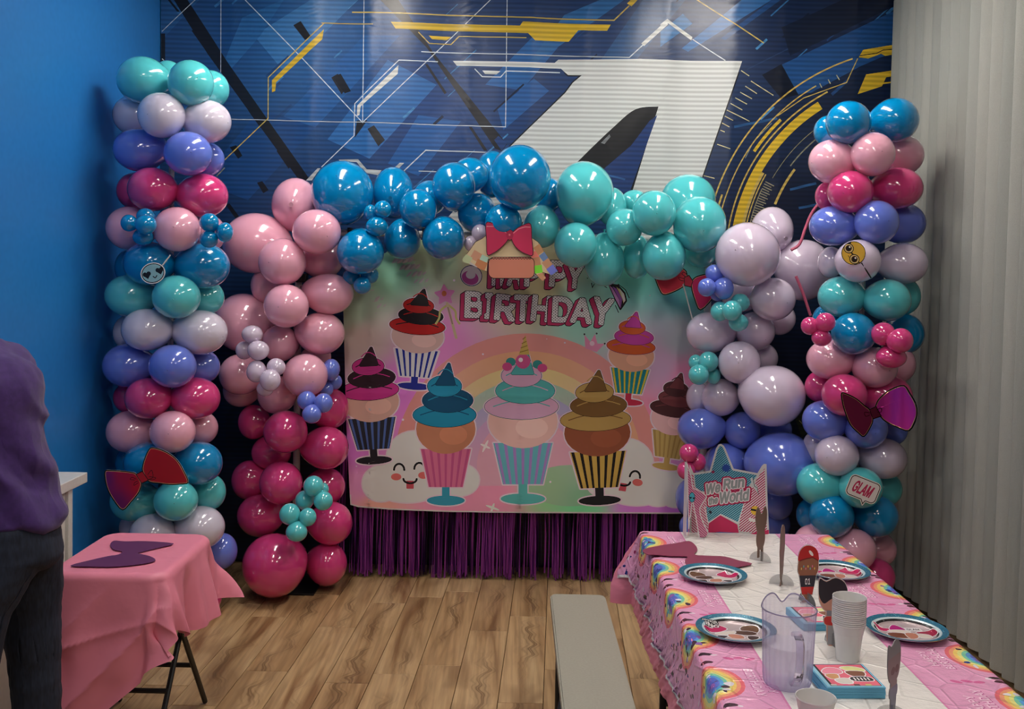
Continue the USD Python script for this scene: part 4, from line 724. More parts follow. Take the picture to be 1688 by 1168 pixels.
# ------------------------------------------------------------------ small folding table with a pink cloth
sx0, sx1, sy0, sy1, sz = -1.66, -1.215, 3.50, 4.08, 0.695
sm = thing('tray_table', 'small folding table on crossed black legs under a pink cloth', 'table', (-1.43, 3.8, 0))
tp = trimesh.creation.extrude_polygon(sbox(sx0, sy0, sx1, sy1).buffer(-0.085).buffer(0.065), 0.02); tp.apply_translation((0, 0, sz - 0.024)); part(sm, 'tabletop', tp, m_top)
for xx in (-1.262, -1.612):
    part(sm, 'leg', tube([(xx, 4.02, sz - 0.03), (xx, 3.50, 0.008)], 0.0105, 10), m_black)
    part(sm, 'leg', tube([(xx + 0.022, 3.56, sz - 0.03), (xx + 0.022, 4.04, 0.008)], 0.0105, 10), m_black)
part(sm, 'crossbar', tube([(-1.612, 3.655, 0.215), (-1.262, 3.655, 0.215)], 0.010, 8), m_black)
part(sm, 'crossbar', tube([(-1.590, 3.90, 0.215), (-1.240, 3.90, 0.215)], 0.010, 8), m_black)
sc_ = thing('pink_cloth', 'creased pink plastic cloth draped cornerwise over the small folding table', 'tablecloth', (-1.43, 3.8, sz))
so = Polygon([(-1.67, 3.10), (-1.60, 3.05), (-1.47, 2.985), (-1.30, 3.13), (-1.04, 3.32), (-1.05, 3.44), (-0.97, 3.60), (-0.93, 3.78), (-0.945, 3.97), (-1.0, 4.2), (-1.3, 4.25), (-1.70, 4.25), (-1.72, 3.55)])
_sd = drape((sx0, sy0, sx1, sy1), sz + 0.002, 0.03, 0.10, 0.0, 4.0, 0.30, 0.05)
def small_drape(v):
    P = _sd(v); h = np.clip((sz - P[:, 2]) / 0.2, 0, 1.4)
    near = np.clip((sy0 + 0.03 - v[:, 1]) / 0.1, 0, 1); t = (v[:, 0] + 1.66) * 0.72 + (v[:, 1] - 3.05) * -0.70       # diagonal folds of the hanging corner
    P[:, 1] -= near * h * (0.020 * np.exp(-np.abs(t - 0.08) / 0.03) + 0.014 * np.exp(-np.abs(t + 0.12) / 0.02) - 0.014 * np.exp(-((t - 0.18) / 0.05) ** 2) + 0.012 * np.exp(-np.abs(t + 0.02 - (v[:, 0] + 1.45) * 0.5) / 0.015))
    P[:, 1] -= near * h * 0.02 * (meshkit.noise(np.c_[v * [9, 7], np.zeros(len(v))]) - 0.5)
    th = np.arctan2(v[:, 1] - (sy0 + 0.08), v[:, 0] - (sx1 - 0.08)); cz = np.clip(1 - np.abs(th + 0.78) / 1.0, 0, 1) * np.clip((v[:, 0] - sx1 + 0.08) / 0.08, 0, 1) * np.clip((sy0 + 0.08 - v[:, 1]) / 0.08, 0, 1)
    rip = cz * h * 0.030 * (2 / math.pi) * np.arcsin(np.sin(th * 8.0)); P[:, 0] += rip * np.cos(th); P[:, 1] += rip * np.sin(th)
    rt = np.clip((v[:, 0] - sx1 + 0.02) / 0.1, 0, 1); P[:, 0] += rt * h * (0.030 * np.sin((v[:, 1] - 3.5) * 19 + 0.5) + 0.012 * np.sin((v[:, 1] - 3.5) * 47))
    return P
S_ = Print(so, (228, 134, 156)); cloth_print(S_, sc_, 'sheet', small_drape, m_pinkcloth, 0.016)

# ================================================================== paper props
m_card = printed('printed_card', 0.45); m_cardback = mat('card_back', (214, 208, 206), 0.6)
m_foilcard = printed('foil_card', 0.35, 0.08)
Yn = np.array([0, -1.0, 0]); Zn = np.array([0, 0, 1.0])
def card(t, name, outline, O_, n, layers, material=None, thick=0.002, back=None, bend=None, label=None, edge=None):
    """a flat card: printed face, and the card's body behind it"""
    n = np.asarray(n, float); n = n / np.linalg.norm(n); f3 = lambda v: on_plane(v, O_, n)
    P = Print(outline, layers[0])
    for g, c in layers[1:]: P.add(g, c)
    g3 = (lambda v: bend(f3(v))) if bend else f3
    part(t, name + '_body', slab(outline, lambda v: g3(v) - n * 0.0004, n, thick) if not bend else trimesh.Trimesh(), back or m_cardback, False) if not bend else Print(outline, (150, 120, 134)).build(t, name + '_body', lambda v: g3(v) - n * 0.002, m_card, edge=edge)
    V = P.build(t, name, g3, material or m_card, edge=edge, label=label)
    return V
def bow(name, label, left, knot, right, O_, n, cl, ck, cr, group=None, gold=(226, 176, 130), loc=None, knotlines=(), bend=None, material=None):
    L, K, R = (Polygon(p).buffer(0) for p in (left, knot, right)); o = unary_union([L, K, R]).buffer(0.6)
    if o.geom_type != 'Polygon': o = max(o.geoms, key=lambda g: g.area)
    t = thing(name, label, 'bow', loc if loc is not None else on_plane([o.centroid.coords[0]], O_, np.asarray(n, float))[0], group)
    lay = [(16, 10, 14)]
    for g, c in ((L, cl), (R, cr)): lay += [(g.buffer(-1.1), gold), (g.buffer(-1.9), c)]
    lay += [(K.buffer(0.3), (40, 16, 20)), (K.buffer(-0.9), ck)] + [(line(p, 1.0), (60, 14, 24)) for p in knotlines]
    card(t, 'card', o, O_, n, lay, material or m_foilcard, bend=bend, edge=6)
    return t
A1 = lambda p: crop(p, 160, 720, 4.671)
bow('bow_prop', 'red to purple paper bow on the lower left balloon column', A1(smoothpts([(300, 283), (260, 270), (200, 262), (110, 256), (64, 260), (60, 310), (80, 400), (130, 490), (197, 562), (262, 500), (312, 440), (332, 400), (342, 352)], 3)), A1([(298, 288), (350, 262), (396, 332), (342, 357)]),
    A1(smoothpts([(350, 264), (352, 215), (370, 155), (392, 108), (418, 82), (485, 94), (560, 130), (620, 182), (668, 262), (702, 349), (640, 363), (560, 366), (470, 356), (394, 340)], 3)), atY(245, 780, 4.86), (0.05, -1, -0.02),
    gradient([(176, 790, (112, 30, 110)), (190, 830, (110, 28, 100)), (228, 795, (190, 24, 50)), (200, 785, (170, 26, 70))], 3), (188, 34, 50), (180, 26, 44), knotlines=[A1(smoothpts(p, 3, False)) for p in ([(300, 325), (270, 310), (255, 325), (290, 330)], [(315, 340), (290, 350), (285, 372), (320, 350)], [(395, 325), (430, 310), (420, 255), (390, 290)], [(395, 330), (440, 325), (450, 312), (400, 305)])])
A2 = lambda p: crop(p, 1300, 590, 4.492)
def bend2(P):
    x = P[:, 0] - atY(1437, 680, 4.84)[0]; Q = P.copy(); Q[:, 1] -= 0.09 * np.clip(x / 0.18, 0, 1) ** 2 + 0.02 * np.clip(-x / 0.15, 0, 1); Q[:, 1] += 0.02 * np.sin(np.clip(x / 0.18, 0, 1) * 3) ; return Q
bow('bow_prop', 'curled magenta foil bow on the right balloon column', A2(smoothpts([(382, 254), (430, 264), (500, 300), (560, 350), (604, 385), (626, 450), (612, 500), (558, 579), (508, 548), (450, 490), (410, 400), (387, 320)], 3)), A2([(596, 380), (652, 358), (692, 432), (624, 452)]),
    A2(smoothpts([(648, 372), (655, 335), (672, 305), (720, 258), (772, 220), (832, 196), (862, 250), (887, 310), (898, 370), (891, 430), (856, 523), (790, 506), (730, 476), (690, 442)], 3)), atY(1437, 680, 4.84), (0.0, -1, 0.05), (150, 44, 86), (120, 36, 64), (222, 60, 170), bend=bend2,  # wings share one foil; the dark reflection at left is put into its colour
    material=printed('magenta_foil', 0.22, 0.75), knotlines=[A2(smoothpts(p, 3, False)) for p in ([(600, 405), (560, 400), (570, 430), (600, 420)], [(655, 385), (690, 370), (690, 400), (660, 400)])])
A3 = lambda p: crop(p, 920, 240, 4.171)
bow('bow_prop', 'red paper bow tucked under the aqua balloons at backdrop corner', A3(smoothpts([(640, 860), (668, 920), (690, 975), (722, 1023), (780, 1012), (850, 977), (868, 955), (888, 900), (866, 848), (760, 830)], 3)), A3([(866, 905), (900, 890), (928, 930), (914, 972), (868, 962)]),
    A3(smoothpts([(915, 965), (930, 915), (980, 890), (1060, 885), (1085, 960), (1065, 1045), (980, 1130), (940, 1060)], 3)), atY(1140, 470, 5.46), (0, -1, 0), (214, 48, 70), (196, 44, 66), (206, 40, 96), knotlines=[A3(smoothpts(p, 3, False)) for p in ([(870, 915), (830, 905), (840, 925), (868, 930)], [(875, 900), (850, 880), (870, 870), (890, 895)])])
top('bow_stick', tube([atY(1126, 468, 5.46), atY(1142, 528, 5.46)], 0.004, 8), m_pvc, 'thin stick below the red bow at upper right backdrop corner', 'stick')
def flat_bow(label, pts, z, c, name='lying_bow'):
    g = Polygon(pts).buffer(0); P0 = atZ(*g.centroid.coords[0], z); t = thing(name, label, 'bow', (P0[0], P0[1], z))
    f3 = lambda v: on_plane(v, (0, 0, z), Zn)
    part(t, 'card', slab(g, f3, Zn, 0.0022), mat('flat_bow_' + name + str(int(c[2])), c, 0.5), False)
F1 = lambda p: crop(p, 0, 768, 2.919)
flat_bow('dark purple paper bow lying face down on small pink table', F1(smoothpts([(530, 378), (548, 358), (600, 361), (700, 360), (835, 371), (760, 392), (680, 412), (666, 419), (720, 432), (748, 452), (690, 468), (560, 482), (430, 482), (340, 477), (440, 450), (520, 432), (570, 424), (588, 410), (548, 400)], 3)), sz + 0.008, (92, 40, 86))
F2 = lambda p: crop(p, 1000, 860, 3.792)
flat_bow('maroon paper bow lying face down at far end of long table', F2(smoothpts([(228, 172), (330, 147), (440, 130), (515, 118), (555, 145), (567, 175), (550, 203), (640, 210), (740, 215), (830, 240), (908, 258), (850, 275), (760, 286), (640, 286), (522, 286), (496, 262), (490, 235), (502, 214), (400, 211), (300, 203), (250, 200)], 3)), TT + 0.006, (136, 50, 80))
# faces and speech bubble on the columns
def sticker(label, g, px, Y, layers, stick=None, cat='photo prop'):
    t = thing('photo_prop', label, cat, atY(*px, Y)); card(t, 'card', g, atY(*px, Y), (0, -1, 0), layers)
    if stick: part(t, 'stick', tube([atY(*stick[0], Y + 0.004), atY(*stick[1], Y + 0.02)], 0.0035, 8), m_black if len(stick) > 2 else m_pvc)
heart = lambda x, y, s, a=0: affinity.rotate(unary_union([ell(x - s * 0.5, y - s * 0.3, s * 0.56), ell(x + s * 0.5, y - s * 0.3, s * 0.56), Polygon([(x - s * 0.98, y - s * 0.08), (x + s * 0.98, y - s * 0.08), (x, y + s)])]), a, origin=(x, y))
f = ell(252, 450, 20.5, 17.5, -14)
sticker('round pale blue face prop with heart eyes on left balloon column', f, (252, 450), 4.86, [(232, 232, 226), (f.buffer(-1.6), (22, 24, 28)), (f.buffer(-2.9), (150, 196, 200)), (heart(242.5, 453.5, 6.4, -16), (16, 16, 20)), (heart(263.5, 446, 6.4, -16), (16, 16, 20)), (line(smoothpts([(252.5, 455.5), (256, 457.5), (258.5, 454)], 4, False), 1.6, 'round'), (20, 20, 24))], [(268, 437), (281, 420)])
f = ell(1407, 417, 20, 19.5)
spec = [affinity.rotate(ell(x, y, 7.4, 6.8), 40, origin=(x, y)) for x, y in ((1399, 409), (1408.5, 427))]
sticker('yellow round face prop with big glasses on right balloon column', f, (1407, 417), 4.86, [(30, 24, 20), (f.buffer(-1.0), (238, 188, 70))] + [(s.buffer(1.3), (20, 16, 16)) for s in spec] + [(line([(1402, 415), (1407, 420)], 2.2), (20, 16, 16)), (line([(1414, 431), (1421, 436)], 2), (20, 16, 16)), (line([(1394, 402), (1403, 400)], 2), (20, 16, 16))] + [(s, (236, 206, 140)) for s in spec] + [(ell(s.centroid.x, s.centroid.y, 5.2), (74, 40, 24)) for s in spec] + [(ell(s.centroid.x, s.centroid.y, 3.4), (14, 12, 12)) for s in spec] + [(ell(s.centroid.x + 1.6, s.centroid.y - 2, 1.6), (246, 240, 230)) for s in spec] + [(line([(1398, 421), (1400, 424)], 0.9), (60, 40, 20))], [(1420, 433), (1436, 458), 1])
g = affinity.rotate(sbox(1405, 796, 1441, 815).buffer(9), 22, origin=(1422, 806)); tail = Polygon([(1416, 818), (1431, 822), (1421, 834)]); g = unary_union([g, tail]).buffer(-1).buffer(1)
txt = text_box('GLAM', 1404.5, 797, 1439.5, 815, ang=22); txt = affinity.skew(txt, xs=-14, origin='centroid')
sticker('white speech bubble prop reading GLAM on the right column', g, (1422, 808), 4.86, [(234, 228, 218), (g.buffer(-1.5), (24, 20, 22)), (g.buffer(-2.7), (236, 226, 222)), (txt.buffer(0.3), (196, 40, 90))])

# ================================================================== the card in place of a doll's head over the backdrop: red bow over plaits of squares
hc = thing('bow_card', 'big pink bow card with cream fringe and shiny square strips above the lettering', 'photo prop', atY(842, 420, 5.34))
H6 = lambda p: crop(p, 740, 350, 5.563)
HO = atY(842, 420, 5.34); HN = np.array([0, -1.0, 0.0])
fan = Polygon(H6([(345, 205), (300, 240), (240, 270), (200, 330), (160, 380), (122, 425), (135, 455), (180, 470), (350, 545), (360, 430), (550, 410), (750, 410), (790, 560), (860, 630), (890, 600), (860, 550), (940, 575), (998, 535), (940, 460), (880, 370), (820, 270), (760, 230), (550, 150)])).buffer(0)
lay = [(214, 190, 150)] + [(line(list(fan.exterior.coords), 1.4), (40, 28, 26))]
sq = [(250, 400, 42, 30, (206, 150, 120)), (320, 430, 34, 26, (180, 214, 190)), (290, 490, 50, 24, (196, 128, 84)), (262, 560, 44, 30, (176, 186, 236)), (190, 510, 50, 34, (190, 180, 176)), (165, 430, 38, 30, (186, 196, 150)), (785, 390, 34, -18, (236, 130, 116)), (800, 450, 38, -10, (196, 140, 100)), (820, 520, 36, -8, (130, 226, 60)), (848, 595, 38, -18, (206, 150, 110)), (830, 335, 40, -35, (200, 146, 100)), (878, 405, 38, -38, (110, 140, 186)), (910, 470, 42, -38, (204, 150, 112)), (952, 528, 42, -38, (120, 130, 220))]
for x, y, s, a, c in sq: lay.append((affinity.rotate(sbox(*(np.array(H6([(x, y)])[0]) - s / 5.563), *(np.array(H6([(x, y)])[0]) + s / 5.563)), a), c))
card(hc, 'fringe', fan, HO, HN, lay, m_card)
pl = sbox(*H6([(372, 418)])[0], *H6([(775, 595)])[0]).buffer(-8).buffer(10)
t3 = lambda v: on_plane(v, HO + [0, -0.006, 0], HN)
Pq = Print(pl, (30, 22, 22)); Pq.add(pl.buffer(-1.0), (206, 128, 104)); Pq.add(line([(pl.bounds[0] + 2 + k * 2.3, pl.bounds[1] + 2 + (1.6 if k % 2 else 0)) for k in range(31)], 1.1), (60, 40, 36)); Pq.build(hc, 'plaque', t3, m_card)
part(hc, 'plaque_body', slab(pl, lambda v: t3(v) + [0, 0.0006, 0], HN, 0.004), m_cardback, False)
wing1 = Polygon(H6(smoothpts([(340, 100), (400, 98), (450, 115), (510, 165), (545, 195), (545, 240), (510, 290), (450, 345), (400, 375), (352, 385), (345, 250)], 3))).buffer(0)
wing2 = Polygon(H6(smoothpts([(575, 195), (620, 150), (690, 112), (750, 108), (760, 240), (770, 385), (720, 385), (650, 350), (600, 300), (575, 240)], 3))).buffer(0)
kn = ell(*H6([(558, 205)])[0], 6, 8); bo2 = unary_union([wing1, wing2, kn]).buffer(0.7)
t4 = lambda v: on_plane(v, HO + [0, -0.014, 0], HN)
Pb2 = Print(bo2, (60, 14, 30)); 
for w_ in (wing1, wing2): Pb2.add(w_.buffer(-0.5), (196, 40, 84))
for p in [[(345, 128), (420, 128), (480, 155), (530, 190)], [(590, 190), (640, 150), (700, 132), (748, 135)]]: Pb2.add(line(H6(p), 1.2), (236, 150, 160))
Pb2.add(kn, (176, 34, 74)).add(ell(*H6([(556, 205)])[0], 1.6), (226, 120, 130)); Pb2.build(hc, 'bow', t4, m_card)
part(hc, 'bow_body', slab(bo2, lambda v: t4(v) + [0, 0.0006, 0], HN, 0.004), m_cardback, False)
part(hc, 'tie_loop', tube([HO + [0, 0.002, 0.02], HO + [0, 0.10, 0.05]], 0.003, 6), m_clip)

# ================================================================== things on the long table
m_silver = mat('silver_foil', (206, 208, 212), 0.2, 0.85)
def plate(px, py, label, layers, rot=0.0):
    c = atZ(px, py, TT + 0.012); t = thing('party_plate', label, 'plate', (c[0], c[1], TT), 'party plates on the long table'); R = 0.118
    prof = [(0, 0.001), (0.072, 0.001), (0.080, 0.003), (0.088, 0.010), (0.096, 0.0135), (0.117, 0.0185), (R, 0.0180), (R, 0.0168), (0.096, 0.0118), (0.088, 0.008), (0.080, 0.0012), (0.072, -0.0006), (0, -0.0006)]
    part(t, 'plate_body', lathe(prof, 48, (c[0], c[1], TT + 0.001)), m_silver, 40)
    o = Point(0, 0).buffer(0.1175, 24); P = Print(o, (36, 112, 140)); P.add(Point(0, 0).buffer(0.099, 24), (206, 226, 230)).add(Point(0, 0).buffer(0.091, 24), (40, 36, 38)).add(Point(0, 0).buffer(0.084, 24), (196, 176, 178))
    rr = random.Random(int(px))
    for _ in range(120): a, q = rr.uniform(0, 6.28), rr.uniform(0.101, 0.116); P.add(ell(q * math.cos(a), q * math.sin(a), 0.0016, 0.0012, 0, 6), rr.choice([(90, 176, 200), (30, 84, 120), (140, 206, 220)]))
    for g, cc in layers: P.add(affinity.rotate(g, rot, origin=(0, 0)), cc)
    def f(v):
        q = np.linalg.norm(v, axis=1); z = np.interp(q, [0, 0.072, 0.080, 0.088, 0.096, 0.117, 0.118], [0.001, 0.001, 0.003, 0.010, 0.0135, 0.0185, 0.0180])
        return np.c_[c[0] + v[:, 0], c[1] + v[:, 1], TT + 0.0016 + z]
    P.build(t, 'print', f, printed('plate_print', 0.3, 0.25), edge=0.012)
PK, BR, CR, TN = (206, 26, 96), (112, 74, 44), (232, 218, 206), (206, 136, 110)
def mark(pts, c, rim=True): g = Polygon(smoothpts(pts, 3)).buffer(0); return ([(g.buffer(0.003), (236, 230, 232))] if rim else []) + [(g, c)]
bowA = mark([(0.02, 0.03), (0.035, 0.055), (0.055, 0.062), (0.06, 0.035), (0.085, 0.03), (0.09, 0.008), (0.06, 0.0), (0.04, 0.008)], PK)
bunA = mark([(-0.075, 0.03), (-0.06, 0.055), (-0.035, 0.055), (-0.02, 0.03), (-0.03, 0.005), (-0.06, 0.0)], BR) + mark([(-0.05, 0.01), (0.0, 0.015), (0.01, -0.005), (-0.03, -0.02), (-0.06, -0.01)], (90, 58, 40))
misc = mark([(0.0, 0.01), (0.05, 0.0), (0.06, -0.015), (0.02, -0.02)], CR) + mark([(-0.01, -0.02), (0.025, -0.015), (0.02, -0.045), (-0.015, -0.045)], TN) + mark([(0.03, -0.03), (0.06, -0.028), (0.05, -0.05)], (60, 40, 46)) + mark([(-0.06, -0.03), (-0.03, -0.028), (-0.03, -0.055), (-0.05, -0.05)], (70, 46, 40)) + [(text_box('POP', -0.02, -0.075, 0.03, -0.058, down=False) if False else ell(0.0, -0.066, 0.03, 0.006), (230, 222, 226))]
glit = [(text_box('ON!', -0.005, 0.056, 0.035, 0.074, down=False).buffer(0.003), (16, 14, 16)), (text_box('ON!', -0.005, 0.056, 0.035, 0.074, down=False).buffer(0.0006), (236, 232, 230)), (text_box('glitter', -0.005, 0.04, 0.045, 0.054, down=False).buffer(0.003), (16, 14, 16)), (text_box('glitter', -0.005, 0.04, 0.045, 0.054, down=False), (236, 232, 230))]
glitR = [(affinity.rotate(g, 180, origin=(0, 0.055)), c) for g, c in glit]; glitR = [(affinity.translate(g, -0.045, 0.004), c) for g, c in glitR]
glam = [(sbox(0.012, 0.018, 0.05, 0.036).buffer(0.006), (236, 230, 230)), (text_box('GLAM', 0.012, 0.020, 0.05, 0.034, down=False), (60, 34, 44))]
earsA = mark([(-0.08, 0.055), (-0.055, 0.035), (-0.04, 0.03), (-0.04, 0.01), (-0.07, 0.015)], PK) + mark([(-0.04, 0.02), (-0.02, 0.062), (-0.005, 0.055), (0.005, 0.02)], (196, 24, 130)) + mark([(-0.05, 0.012), (-0.02, 0.022), (0.01, 0.015), (0.01, 0.002), (-0.03, -0.004)], CR)
poolA = mark([(-0.06, -0.01), (-0.03, -0.002), (0.01, -0.02), (-0.01, -0.045), (-0.05, -0.04)], (130, 76, 50)) + mark([(0.03, 0.0), (0.06, 0.012), (0.085, 0.015), (0.085, -0.02), (0.06, -0.025)], (170, 30, 70)) + mark([(0.03, -0.01), (0.06, -0.015), (0.06, -0.04), (0.03, -0.04)], CR) + mark([(-0.005, -0.005), (0.025, -0.008), (0.02, -0.04), (-0.005, -0.05)], TN)
plate(1175, 947, 'round party plate with teal rim by the maroon bow, pink ears at its right', bunA + bowA + misc)
plate(1213, 1037, 'round party plate with teal rim left of the pitcher, pink bow at left', [(affinity.scale(g, -1, 1, origin=(0, 0)), c) for g, c in bunA + bowA + misc] + glitR)
plate(1494, 1037, 'round party plate with teal rim at right of cups, reading GLAM', earsA + poolA + glam)
plate(1378, 941, 'round party plate with teal rim behind the red topped cut-out', earsA + poolA + bowA)

# pitcher
pc = atZ(1297, 1127, TT); pit = thing('pitcher', 'clear lavender ribbed plastic pitcher of water on the party table', 'pitcher', (pc[0], pc[1], TT))
def lip(a): da = (a - math.pi / 2 + math.pi) % (2 * math.pi) - math.pi; return 0.020 * math.exp(-(da / 0.95) ** 4) - 0.026 * math.exp(-(da / 0.22) ** 2)
def pitcher_mesh(prof, ribs):
    N, V, F, K = 192, [], [], len(prof)
    for k, (r, z) in enumerate(prof):
        for j in range(N):
            a = 2 * math.pi * j / N; q = r - (ribs * (0.5 + 0.5 * math.cos(a * 26)) ** 1.5 if 0.012 < z < 0.19 else 0); zz = z + max(0, (z - 0.15) / 0.05) * lip(a)
            V.append((pc[0] + q * math.cos(a), pc[1] + q * math.sin(a), TT + zz))
    for k in range(K - 1):
        for j in range(N):
            j2 = (j + 1) % N; A, B_, C_, D = k * N + j, k * N + j2, (k + 1) * N + j2, (k + 1) * N + j; F += [[A, B_, C_], [A, C_, D]]
    return trimesh.Trimesh(np.array(V), F, process=False)
def clear(key, tint, alpha, rough=0.06, haze=0.25):
    return mat(key, None, 0.5, 0, None, {'tr': ('transparent_bsdf', {'color': tuple(tint)}), 'gl': ('glossy_bsdf', {'color': (1, 1, 1), 'roughness': rough}), 'df': ('translucent_bsdf', {'color': tuple(tint)}), 'd2': ('diffuse_bsdf', {'color': tuple(tint)}), 'dd': ('mix_closure', {'fac': 0.5}),
        'fr': ('fresnel', {'IOR': 1.45}), 'm1': ('mix_closure', {'fac': haze}), 'm2': ('mix_closure', {})}, [('df.BSDF', 'dd.closure1'), ('d2.BSDF', 'dd.closure2'), ('tr.BSDF', 'm1.closure1'), ('dd.closure', 'm1.closure2'), ('m1.closure', 'm2.closure1'), ('gl.BSDF', 'm2.closure2'), ('fr.fac', 'm2.fac')], 'm2.closure')
m_pitch = mat('lavender_clear_plastic', None, 0.5, 0, None, {'lw': ('layer_weight', {'blend': 0.45}), 'k': ('rgb_ramp', {'ramp': [(0.0, (0.95, 0.94, 0.98)), (0.5, (0.86, 0.84, 0.94)), (1.0, (0.42, 0.38, 0.58))]}), 'tr': ('transparent_bsdf', {}), 'd': ('diffuse_bsdf', {'color': (0.78, 0.74, 0.88)}), 'gl': ('glossy_bsdf', {'roughness': 0.08}), 'm1': ('mix_closure', {'fac': 0.24}), 'm2': ('mix_closure', {'fac': 0.05})},
    [('lw.facing', 'k.fac'), ('k.color', 'tr.color'), ('tr.BSDF', 'm1.closure1'), ('d.BSDF', 'm1.closure2'), ('m1.closure', 'm2.closure1'), ('gl.BSDF', 'm2.closure2')], 'm2.closure')
part(pit, 'body', pitcher_mesh([(0.0, 0.0), (0.052, 0.0), (0.058, 0.004), (0.0615, 0.0125), (0.063, 0.03), (0.0645, 0.06), (0.0665, 0.13), (0.068, 0.165), (0.0690, 0.189), (0.0700, 0.200)], 0.0022), m_pitch, 50)
rimp = np.array([(pc[0] + 0.0695 * math.cos(a), pc[1] + 0.0695 * math.sin(a), TT + 0.200 + lip(a)) for a in np.linspace(0, 2 * math.pi, 97)])
part(pit, 'rim', tube(rimp, 0.0018, 8), clear('lavender_rim', (0.66, 0.62, 0.80), 0.3, 0.08, 0.35), 50)
hx, hy = pc[0] - 0.002, pc[1]
hp = smoothpts([(hx, hy - 0.066, TT + 0.155), (hx, hy - 0.085, TT + 0.163), (hx, hy - 0.112, TT + 0.150), (hx, hy - 0.116, TT + 0.11), (hx, hy - 0.108, TT + 0.065), (hx, hy - 0.085, TT + 0.035), (hx, hy - 0.062, TT + 0.030)], 5, False)
ring = np.array([[-0.0095, -0.005], [0.0095, -0.005], [0.011, 0], [0.0095, 0.005], [-0.0095, 0.005], [-0.011, 0]])
tg = np.gradient(hp, axis=0); tg /= np.linalg.norm(tg, axis=1, keepdims=True); nr = np.cross(tg, [1.0, 0, 0])
HV = (hp[:, None] + ring[None, :, :1] * np.array([1.0, 0, 0]) + ring[None, :, 1:] * nr[:, None]).reshape(-1, 3); k6 = len(ring)
HF = [t for i in range(len(hp) - 1) for j in range(k6) for t in ([i * k6 + j, i * k6 + (j + 1) % k6, (i + 1) * k6 + (j + 1) % k6], [i * k6 + j, (i + 1) * k6 + (j + 1) % k6, (i + 1) * k6 + j])]
part(pit, 'handle', trimesh.Trimesh(HV, HF, process=False), clear('lavender_handle', (0.90, 0.87, 0.96), 0.3, 0.05, 0.16), 30)
m_water = mat('water_haze', None, 0.5, 0, None, {'tr': ('transparent_bsdf', {'color': (0.96, 0.96, 0.98)}), 'd': ('diffuse_bsdf', {'color': (0.86, 0.85, 0.90)}), 'm1': ('mix_closure', {'fac': 0.24})}, [('tr.BSDF', 'm1.closure1'), ('d.BSDF', 'm1.closure2')], 'm1.closure')
part(pit, 'water', lathe([(0, 0.0095), (0.050, 0.0095), (0.0560, 0.02), (0.0585, 0.06), (0.0600, 0.108), (0, 0.108)], 48, (pc[0], pc[1], TT)), m_water, 40)

# cups
m_cup = mat('frosted_cup', None, 0.35, 0, None, {'d': ('diffuse_bsdf', {'color': (0.90, 0.87, 0.84)}), 't': ('translucent_bsdf', {'color': (0.92, 0.89, 0.86)}), 'g': ('glossy_bsdf', {'roughness': 0.25}), 'fr': ('fresnel', {'IOR': 1.4}), 'x': ('transparent_bsdf', {'color': (0.95, 0.95, 0.95)}), 'a': ('mix_closure', {'fac': 0.22}), 'b': ('mix_closure', {'fac': 0.05}), 'c2': ('mix_closure', {})},
    [('d.BSDF', 'a.closure1'), ('t.BSDF', 'a.closure2'), ('a.closure', 'b.closure1'), ('x.BSDF', 'b.closure2'), ('b.closure', 'c2.closure1'), ('g.BSDF', 'c2.closure2'), ('fr.fac', 'c2.fac')], 'c2.closure')
cup_prof = [(0, 0.004), (0.0295, 0.004), (0.0300, 0.0), (0.0310, 0.0), (0.0325, 0.02), (0.0385, 0.075), (0.0392, 0.076), (0.0442, 0.0995), (0.0456, 0.1005), (0.0462, 0.1025), (0.0454, 0.1045), (0.0440, 0.104), (0.0432, 0.100), (0.0380, 0.076), (0.0315, 0.02), (0.0300, 0.006), (0, 0.006)]
cupm = lathe(cup_prof, 40)
cc_ = atZ(1397, 1086, TT); first = None
def cup(x, y, z, label, group):
    global first
    path = uniq('/World', 'plastic_cup'); p = UsdGeom.Xform.Define(stage, path); p.AddTranslateOp().Set(Gf.Vec3d(x, y, z))
    if first is None:
        first = path; origin[path] = np.zeros(3); part(p.GetPrim(), 'wall', cupm, m_cup, 35)
    else: p.GetPrim().GetReferences().AddInternalReference(first); p.GetPrim().SetInstanceable(True)
    tag(p.GetPrim(), label, 'cup', group)
NC, DZ = 14, 0.0056
for k in range(NC):
    nm = 'lowest' if k == 0 else ('topmost' if k == NC - 1 else ORD[k] + ' from the bottom')
    cup(cc_[0], cc_[1], TT + k * DZ, f'frosted white plastic cup, {nm} of the tall cup stack', 'stack of frosted plastic cups')
c1 = atZ(1345, 1147, TT + 0.1045); cup(c1[0], c1[1], TT, 'single frosted white plastic cup in front of the napkins', None)

